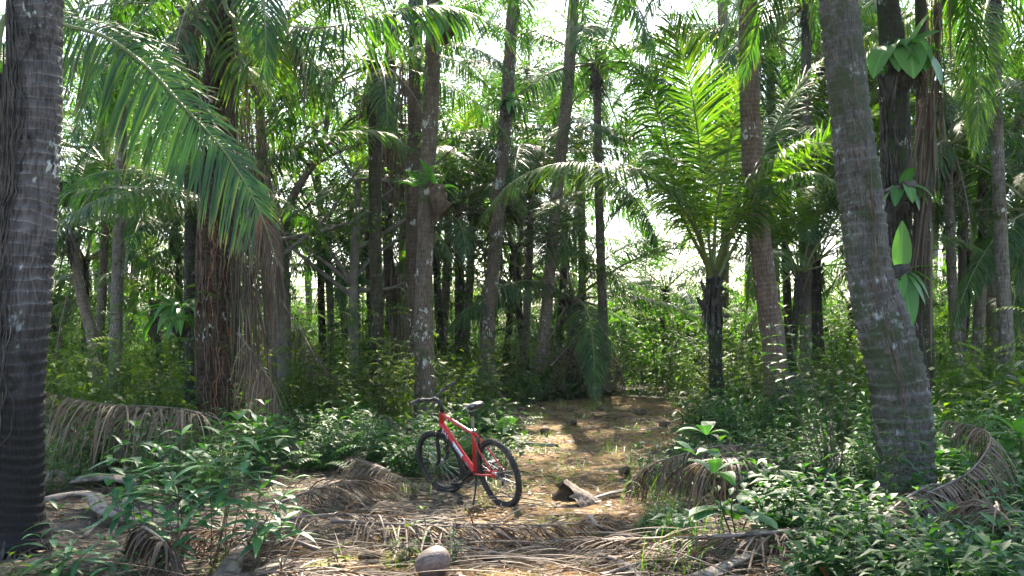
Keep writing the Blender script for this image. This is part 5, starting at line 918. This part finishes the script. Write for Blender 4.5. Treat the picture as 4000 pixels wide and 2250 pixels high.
# hollow husk: open hood, inner wall coloured dark for the shade within
def husk():
    b = G(2205, 1985); mb = MB(); n, m = 20, 22; V = []
    for i in range(n):
        t = i / (n - 1); w_ = .2 * (1 - t) ** .75 + .022; h_ = .2 * (1 - t) ** 1.1 + .025; x = t * .46; us = np.linspace(-.15, math.pi + .1, m)
        fr = (1 - t) ** 3
        V.append([(x - fr * (.02 * math.sin(u) ** 3 + .03 * math.sin(9 * u + 1) + .02 * math.sin(17 * u)), -math.cos(u) * w_ * (1 + .06 * math.sin(5 * u + 4 * t)), abs(math.sin(u)) ** 1.3 * h_ * (1 + .12 * math.sin(3 * u + 2)) + .012 + .02 * t) for u in us])
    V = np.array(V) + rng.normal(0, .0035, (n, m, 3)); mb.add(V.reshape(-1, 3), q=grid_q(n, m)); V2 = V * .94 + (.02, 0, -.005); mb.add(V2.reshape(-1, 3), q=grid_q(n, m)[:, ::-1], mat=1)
    rim = np.vstack([V[0], V2[0]]); mb.add(rim, q=[(j, j + 1, m + j + 1, m + j) for j in range(m - 1)])
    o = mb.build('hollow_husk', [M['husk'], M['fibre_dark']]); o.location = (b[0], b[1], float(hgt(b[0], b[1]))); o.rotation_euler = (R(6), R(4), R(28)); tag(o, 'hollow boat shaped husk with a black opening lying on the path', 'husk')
    lo = MB(); c = spline([(-.10, -.04, .02), (-.04, -.15, .015), (.1, -.19, .02), (.28, -.12, .03), (.42, .0, .04)], 18); tube(lo, c, np.linspace(.045, .018, 18) * (1 + .2 * rng.standard_normal(18)), 10, flat=.6); lo.build('lower_lip', M['husk'], o)
    n = 40; B = np.c_[rng.uniform(-.08, .3, n), rng.uniform(-.18, .16, n), rng.uniform(.01, .12, n)]; D = norm(np.c_[rng.normal(0, 1, n), rng.normal(0, .5, n), rng.normal(0, .2, n)]); fb = MB(); ribbons(fb, B, D, norm(np.cross(D, (0, .2, 1.))), rng.uniform(.04, .16, n), .004, .4, 3, 'blade', 0); fb.build('fibre', M['dead'], o)
husk()
def coconut(label, at, r, mat='coconut', sq=(1, 1, .92), rz=0, stub=True, tilt=0):
    mb = MB(); n, m = 26, 34; u = np.linspace(0, math.pi, n); v = np.linspace(0, 2 * math.pi, m, endpoint=False); U, Vv = np.meshgrid(u, v, indexing='ij'); rad = r * (1 + .085 * np.cos(3 * Vv + .5) * np.sin(U) ** 2 + .03 * np.cos(2 * U) + .012 * np.sin(7 * Vv + 3 * U) * np.sin(U)) 
    X = rad * np.sin(U) * np.cos(Vv) * sq[0]; Y_ = rad * np.sin(U) * np.sin(Vv) * sq[1]; Z = rad * np.cos(U) * sq[2]; mb.add(np.stack([X, Y_, Z], -1).reshape(-1, 3), q=grid_q(n, m, True)); o = mb.build('coconut', M[mat])
    if stub:
        mb = MB(); tube(mb, [(0, 0, r * .86), (0, 0, r * 1.0)], [r * .22, r * .15], 9); mb.build('stalk_scar', M['coconut_old'], o)
    o.location = (at[0], at[1], at[2] + r * sq[2] * .9); o.rotation_euler = (R(tilt), R(60 if stub else 0), rz); return tag(o, label, 'coconut', 'fallen coconuts')
def onG(px, py): p = G(px, py); p[2] = float(hgt(p[0], p[1])); return p
coconut('large smooth grey brown coconut in front, beside small green seedlings', onG(1690, 2262), .116, sq=(.93, 1.08, 1.02), rz=.2, tilt=20)
coconut('coconut cut off by the bottom edge right under the large one', onG(1770, 2370), .10, 'coconut_old', rz=1)
coconut('old husk bowl lying among leaflets just right of the large coconut', onG(1910, 2175), .085, 'coconut_old', sq=(1.3, .8, .5), stub=False)
coconut('pale sunlit husk on the soil left of the large coconut', onG(1440, 2190), .07, 'coconut_old', sq=(1.2, .9, .6), stub=False)
coconut('round brown coconut at the end of the wooden arc on the far path', onG(2592, 1672), .085, 'coconut_old')
coconut('flattened grey coconut farther back on the path', onG(2500, 1622), .11, 'coconut_old', sq=(1.2, 1, .7), stub=False)
coconut('small dark coconut in the middle of the far path', onG(2240, 1668), .07, 'coconut_old')
coconut('coconut next to the small dead frond on the path', onG(2228, 1612), .085, 'coconut_old')
coconut('tiny distant coconut on the shaded path beyond the others', onG(2345, 1608), .08, 'coconut_old')
coconut('grey coconut in shade against the draped heap of leaflets', onG(2440, 1868), .075, 'coconut_old')
coconut('small grey coconut half hidden by the stalk of the hollow husk', onG(2465, 1915), .065, 'coconut')
coconut('whitish coconut lying left behind the front wheel', onG(1515, 1690), .12, 'coconut', rz=2)
coconut('weathered coconut beside the log at the far path edge', onG(2130, 1700), .09, 'coconut_old', rz=1)
coconut('shadowed coconut by the foot of the mossy ringed palm', onG(1380, 1640), .11, 'coconut', rz=1)

# ------------------------------------------------------------------ individual leafy plants
def leafy(label, base, tips, Y=None, L=.17, W=.042, nodes=5, span=.5, mat='shrub', name='leafy_shrub', cat='shrub', group=None, prof='leaf', seg=5, droop=(.1, .7), sr=.005, up=.25, endup=.8, jl=.25, extra=0, per=2, yj=.12):
    """base (px,row) on the ground; tips (px,row[,Y]) ; opposite leaf pairs toward each tip"""
    b = onG(*base); Yb = b[1] if Y is None else Y; root = empty(name, b, label, cat, group); ms = MB(); lf = MB(); g = random.Random(hash(label) % 9999 if False else len(label) * 7 + int(base[0]))
    for tp in tips:
        yy = tp[2] if len(tp) > 2 else Yb + g.uniform(-yj, yj) * 2; e = P(tp[0], tp[1], yy) - b; m = e * .5 + np.array((g.uniform(-.05, .05), g.uniform(-.05, .05), .03)); s0 = np.array((g.uniform(-.05, .05), g.uniform(-.05, .05), -.02)); c = spline([s0, m, e], 14)
        if sr: tube(ms, c, np.linspace(sr, sr * .4, 14), 5)
        B, D, Ls, Ws, dr = [], [], [], [], []; a0 = g.uniform(0, 6.28)
        for j in range(nodes):
            t = 1 - span * (j / max(1, nodes - 1)); i = min(12, int(t * 13)); u = t * 13 - i; p = c[i] * (1 - u) + c[i + 1] * u; a = a0 + j * 1.45 + g.uniform(-.3, .3); sz = .62 if j == 0 else (.9 if j == 1 else 1)
            for k in range(per):
                aa = a + k * 6.283 / per + g.uniform(-.25, .25); uu = endup if j == 0 else up + g.uniform(-.25, .25); B.append(p); D.append((math.cos(aa), math.sin(aa), uu)); q_ = sz * g.uniform(1 - jl, 1 + jl * .5); Ls.append(L * q_); Ws.append(W * q_ * g.uniform(.85, 1.15)); dr.append(g.uniform(*droop))
        D = norm(np.array(D)); ribbons(lf, np.array(B), D, norm(np.cross(D, (0, 0, 1.))), np.array(Ls), np.array(Ws), np.array(dr), seg, prof, .22)
    if ms.n: ms.build('stem', M['stem'], root)
    lf.build('foliage', M[mat], root); return root
FS = 'lance leaved shrubs in the left foreground'
leafy('front shrub of lance leaves, its tallest sprig before the foot of the broad trunk', (850, 2210), [(928, 1640), (860, 1700), (1010, 1655), (800, 1760), (960, 1800), (900, 1860)], L=.31, W=.072, nodes=5, group=FS, mat='front')
leafy('front shrub of lance leaves with one yellow green sprig in the middle of the clump', (700, 2200), [(710, 1700), (640, 1770), (770, 1810), (590, 1830), (690, 1890), (780, 1900)], L=.31, W=.072, nodes=5, group=FS, mat='front')
leafy('front shrub of lance leaves at the left of the clump over pale stalks', (560, 2180), [(530, 1668), (430, 1810), (480, 1740), (590, 1760), (520, 1880), (420, 1900)], L=.31, W=.07, nodes=5, group=FS, mat='front')
leafy('front shrub of lance leaves reaching right over the reddish strands', (1000, 2240), [(1140, 1880), (1015, 1915), (1080, 1960), (960, 1990), (1120, 2010)], L=.32, W=.074, nodes=4, group=FS, mat='front')
leafy('low front shrub of lance leaves directly before the pale stalks', (620, 2262), [(640, 2010), (760, 1990), (560, 2050), (700, 2080)], L=.27, W=.056, nodes=4, group=FS, mat='front')
leafy('single bright green sprig by the foot of the far left trunk', (215, 2270), [(225, 1990), (300, 2090), (160, 2100), (330, 2170), (400, 2110)], L=.31, W=.056, nodes=5, span=.75, group=FS, mat='front')
leafy('low sprig at the bottom edge beside the single bright one', (460, 2275), [(470, 2130), (540, 2170), (390, 2200)], L=.17, W=.04, nodes=4, group=FS, mat='front')
leafy('yellow green seedlings in the bottom left corner', (60, 2290), [(40, 2170), (110, 2180), (160, 2230), (10, 2230)], L=.15, W=.05, nodes=3, group=FS, mat='under')
leafy('small lance leaved plant in the middle of the bottom edge left of the petiole', (560, 2300), [(540, 2200), (620, 2210)], L=.12, W=.035, nodes=3, group=FS)
leafy('upright seedling with a star of leaves rising behind the large coconut', (1655, 2150), [(1650, 1990), (1640, 2060)], L=0.168, W=0.041, nodes=4, span=.8, group='seedlings round the large coconut')
leafy('sunlit clump of seedlings left of the large coconut', (1580, 2200), [(1530, 2080), (1590, 2060), (1620, 2120), (1560, 2130), (1510, 2130)], L=0.154, W=0.043, nodes=4, span=.8, mat='under', group='seedlings round the large coconut')
leafy('thin seedling with small oval leaves touching the right of the large coconut', (1775, 2200), [(1770, 2040), (1760, 2100), (1785, 2140)], L=0.098, W=0.047, nodes=4, span=.8, prof='ovate', group='seedlings round the large coconut')
leafy('small pale seedling in the bottom debris left of the sunlit clump', (1330, 2240), [(1340, 2130), (1310, 2160), (1370, 2180)], L=0.112, W=0.047, nodes=4, span=.8, mat='under', group='seedlings round the large coconut')
leafy('yellowish seedling at the bottom edge far left of the large coconut', (1260, 2262), [(1250, 2200), (1290, 2210), (1220, 2220)], L=0.098, W=0.047, nodes=3, mat='yellow', group='seedlings round the large coconut')
leafy('tall lit plant with pointed leaves standing between mossy palm and spotted trunk', (1500, 1700), [(1470, 1330), (1520, 1370), (1590, 1370), (1420, 1400), (1560, 1440), (1460, 1460), (1390, 1350)], L=.26, W=.07, nodes=5, mat='under')
leafy('sunlit bush of pinkish bright leaves behind the bicycle frame', (1900, 1780), [(1760, 1640), (1820, 1690), (1880, 1700), (1930, 1680), (1990, 1700), (2050, 1720), (1860, 1740), (1960, 1750), (1780, 1730)], L=.11, W=.05, nodes=6, span=.8, prof='ovate', mat='under')
leafy('sunlit bush around the handlebar behind the bicycle', (1680, 1720), [(1600, 1500), (1650, 1520), (1700, 1500), (1620, 1560), (1740, 1540), (1670, 1590), (1560, 1540)], L=.12, W=.05, nodes=6, span=.8, prof='ovate', mat='under')
leafy('leafy plant right of the saddle', (2020, 1690), [(1960, 1560), (2020, 1540), (2080, 1560), (2130, 1600), (1990, 1600), (2050, 1620)], L=.16, W=.045, nodes=5, span=.8, mat='shrub')
leafy('low plant with one large yellow green leaf showing over the top tube', (1800, 1700), [(1790, 1590), (1810, 1620)], L=.26, W=.13, nodes=2, prof='ovate', mat='nest', endup=3)
leafy('bright bush with sunlit leaves at the far end of the path', (2400, 1540), [(2330, 1440), (2380, 1420), (2430, 1410), (2460, 1440), (2400, 1470), (2350, 1480), (2500, 1450)], L=.2, W=.09, nodes=6, span=.8, prof='ovate', mat='under', sr=.008)
leafy('leafy clump beyond the path left of the fallen dark palm', (2130, 1560), [(2050, 1490), (2100, 1470), (2160, 1490), (2200, 1500)], L=.2, W=.06, nodes=5, span=.9, mat='under')
leafy('big leaved sapling with broad oval leaves standing right of the path', (2860, 2100), [(2790, 1850, 7.0), (2870, 1900, 6.9), (2960, 1960, 6.8)], L=.38, W=.18, nodes=2, per=3, prof='obov', mat='front', seg=7, sr=.008, yj=.02, endup=.9)
leafy('small group of very large rounded leaves, one brown backed, above the draped heap', (2800, 1960), [(2760, 1700, 7.6), (2720, 1780, 7.6)], L=.36, W=.18, nodes=1, per=4, prof='obov', mat='front', seg=7, sr=.008, endup=.7)
leafy('tall airy shrub with thin bare stems between the brown trunk and the massive trunk', (3270, 1960), [(3060, 1200), (3000, 1280), (3150, 1240), (3220, 1330), (3120, 1380), (3290, 1420), (3040, 1420), (3200, 1480), (3330, 1380), (3150, 1560), (2980, 1390), (3260, 1270)], Y=9.4, L=.14, W=.05, nodes=9, span=.38, prof='ovate', mat='shrub', sr=.007, yj=.3)
leafy('dense small leaved bush against the dark root ball of the brown trunk', (3050, 1760), [(2960, 1500), (3020, 1490), (3080, 1500), (3140, 1540), (2990, 1560), (3060, 1570), (3120, 1600), (2950, 1600), (3030, 1640)], L=.13, W=.05, nodes=8, span=.7, prof='ovate', mat='shrub', sr=.005, yj=.3)
leafy('mid height bush left of the massive trunk base', (3150, 1880), [(3050, 1700), (3120, 1690), (3200, 1680), (3260, 1700), (3000, 1740), (3180, 1760), (3090, 1780)], L=.13, W=.05, nodes=8, span=.8, prof='ovate', mat='shrub', yj=.3)
leafy('bush of narrow leaves spreading before the massive trunk', (3480, 2060), [(3400, 1600), (3480, 1610), (3360, 1680), (3560, 1640), (3620, 1700), (3500, 1720)], Y=8.4, L=.2, W=.04, nodes=5, span=.4, sr=.005)
leafy('low bush in deep shade at the left foot of the short mossy palm', (2880, 1740), [(2800, 1620), (2860, 1600), (2920, 1620), (2960, 1660), (2830, 1680), (2900, 1700)], L=.14, W=.05, nodes=7, span=.8, prof='ovate', yj=.3)
leafy('pink tipped sprigs catching sun right of the short mossy palm', (2970, 1560), [(2950, 1330), (2930, 1400), (2970, 1440), (2900, 1500)], Y=14, L=.16, W=.06, nodes=7, span=.7, mat='under', prof='ovate')
RG = 'leafy plants in the right foreground'
for lab, b_, tp, L_, W_ in [
 ('right foreground plant with one big bright leaf', (3560, 2270), [(3560, 2120), (3600, 2170), (3520, 2200), (3640, 2210)], .17, .065),
 ('right foreground plant with an upright bright bud', (3790, 2290), [(3790, 2070), (3770, 2150), (3820, 2180), (3760, 2220)], .14, .06),
 ('right foreground plant at the bottom corner of the frame', (3950, 2300), [(3940, 2100), (3980, 2160), (3900, 2180), (3990, 2230), (3880, 2230)], .15, .065),
 ('right foreground plant under the curling grey frond', (3700, 2200), [(3700, 1990), (3640, 2040), (3760, 2030), (3680, 2090)], .17, .06),
 ('right foreground plant rising near the right edge above the corner', (3900, 2160), [(3880, 1930), (3940, 1900), (3980, 1960), (3860, 2010), (3950, 2040)], .18, .065),
 ('right foreground plant of dark leaves beside the bent pale branch', (3190, 2200), [(3160, 2080), (3230, 2060), (3280, 2110), (3120, 2120)], .14, .055),
 ('right foreground plant in front of the massive trunk foot', (3380, 2190), [(3350, 2050), (3420, 2040), (3470, 2090), (3300, 2090)], .15, .055),
 ('right foreground plant overlapping the broad grey stalk', (3120, 2280), [(3100, 2150), (3160, 2140), (3200, 2190), (3060, 2200)], .13, .05),
 ('right foreground plant between the two grey stalks', (3290, 2300), [(3260, 2180), (3330, 2190), (3380, 2230)], .13, .05),
 ('right foreground plant left of the tall grass with rounded leaves', (2620, 2110), [(2560, 2020), (2620, 2000), (2690, 2010)], .15, .07),
 ('right foreground plant hidden under the big oval leaves', (3030, 2110), [(2980, 2000), (3050, 1980), (3100, 2010)], .15, .07)]:
    leafy(lab, b_, tp, L=L_ * 1.15, W=W_ * 1.1, nodes=6, span=.8, group=RG, mat='front', name='leafy_plant', cat='plant')
leafy('wide lobed leaves entering at the right edge above the reddish dead fronds', (4060, 1900), [(3960, 1440, 8.4), (3990, 1500, 8.4), (4030, 1470, 8.4)], Y=8.4, L=.34, W=.11, nodes=3, span=.15, mat='shrub', seg=7, name='leafy_plant', cat='plant')
def banana(label, at, leaves):
    root = empty('banana_plant', at, label, 'banana plant'); mb = MB(); tube(mb, [(0, 0, -.05), (0, .02, .3), (0, .05, .55)], [.05, .045, .03], 12); mb.build('stem', M['rachis'], root)
    for az, el, L_, W_, dr in leaves:
        a, e = R(az), R(el); D = np.array([(math.cos(a) * math.cos(e), math.sin(a) * math.cos(e), math.sin(e))]); mb = MB(); ribbons(mb, np.array([(0, .05, .5)]), D, norm(np.cross(D, (0, 0, 1.))), L_, W_, dr, 12, 'leaf', .25, np.array([.6])); mb.build('leaf', M['nest'], root)
banana('young banana plant with a wide ribbed leaf at the right edge', onG(4010, 1930), [(172, 35, .75, .22, 1.0), (200, 15, .6, .2, 1.2), (250, 60, .5, .2, .5), (160, 60, .6, .18, .6)])
# tall grasses
for k, (lab, b_, sc, rz) in enumerate([('tall arching grass clump at the right edge of the path', (2660, 2080), 1.5, 0), ('second grass clump beside the broad grey stalk', (2760, 2180), 1.25, 1), ('grass clump before the draped heap of leaflets', (2560, 1990), 1.3, 2), ('thin grass by the foot of the massive trunk', (3330, 2080), 1.2, 3), ('grass at the bottom edge in the right foreground', (2640, 2262), 1.1, 4), ('short grass tuft on the path beside the hollow husk', (2390, 1890), .5, 5), ('sunlit grass blades left of the large coconut', (1560, 2230), .6, 6), ('lone grass tuft at bottom left between shrub stems', (880, 2200), .45, 1)]):
    small_plant('grass_clump', lab, 'grass', onG(*b_), PR['grass'][k % 3], sc, 'grass', 'grass clumps near the viewer', rz, 'blade', .3, 6)
# fallen coloured leaves
for k, (lab, px_, py_) in enumerate([('rust red leaf on a stem at lower right', 3490, 2000), ('orange dead leaf beside the bent pale branch', 3230, 1985), ('orange leaf low at the bottom edge right', 3200, 2215), ('red brown leaf under the curling frond', 3740, 2050), ('orange leaf in the right bottom foliage', 3610, 2165), ('second orange leaf right beside the branch', 3190, 1990)]):
    mb = MB(); D = norm(np.array([(random.uniform(-1, 1), random.uniform(-1, .2), random.uniform(-.4, .3))])); ribbons(mb, np.zeros((1, 3)), D, norm(np.cross(D, (0, .3, 1.))), .1, .045, .5, 6, 'ovate', .35, np.array([.5])); o = mb.build('fallen_leaf', M['rust']); o.location = tuple(gz(px_, py_, .18)); tag(o, lab, 'leaf', 'orange and red fallen leaves')

# ------------------------------------------------------------------ the damp air of the grove
hz = bpy.data.materials.new('haze_air'); hz.use_nodes = True; n = hz.node_tree; n.nodes.clear(); pv = n.nodes.new('ShaderNodeVolumePrincipled'); pv.inputs['Color'].default_value = (.9, .95, 1, 1); pv.inputs['Density'].default_value = .00035; pv.inputs['Anisotropy'].default_value = .3
oo = n.nodes.new('ShaderNodeOutputMaterial'); n.links.new(pv.outputs[0], oo.inputs['Volume'])
mb = MB(); X0, X1, Y0, Y1, Z0, Z1 = -310, 310, -70, 510, -1.5, 42; v = [(x, y, z) for z in (Z0, Z1) for x, y in ((X0, Y0), (X1, Y0), (X1, Y1), (X0, Y1))]
mb.add(v, q=[(0, 3, 2, 1), (4, 5, 6, 7), (0, 1, 5, 4), (1, 2, 6, 5), (2, 3, 7, 6), (3, 0, 4, 7)]); tag(mb.build('haze', hz, smooth=False), 'thin bright humid haze between the far palms', 'haze', kind='stuff')
cy.volume_bounces = 0; cy.volume_step_rate = 4; cy.volume_max_steps = 64
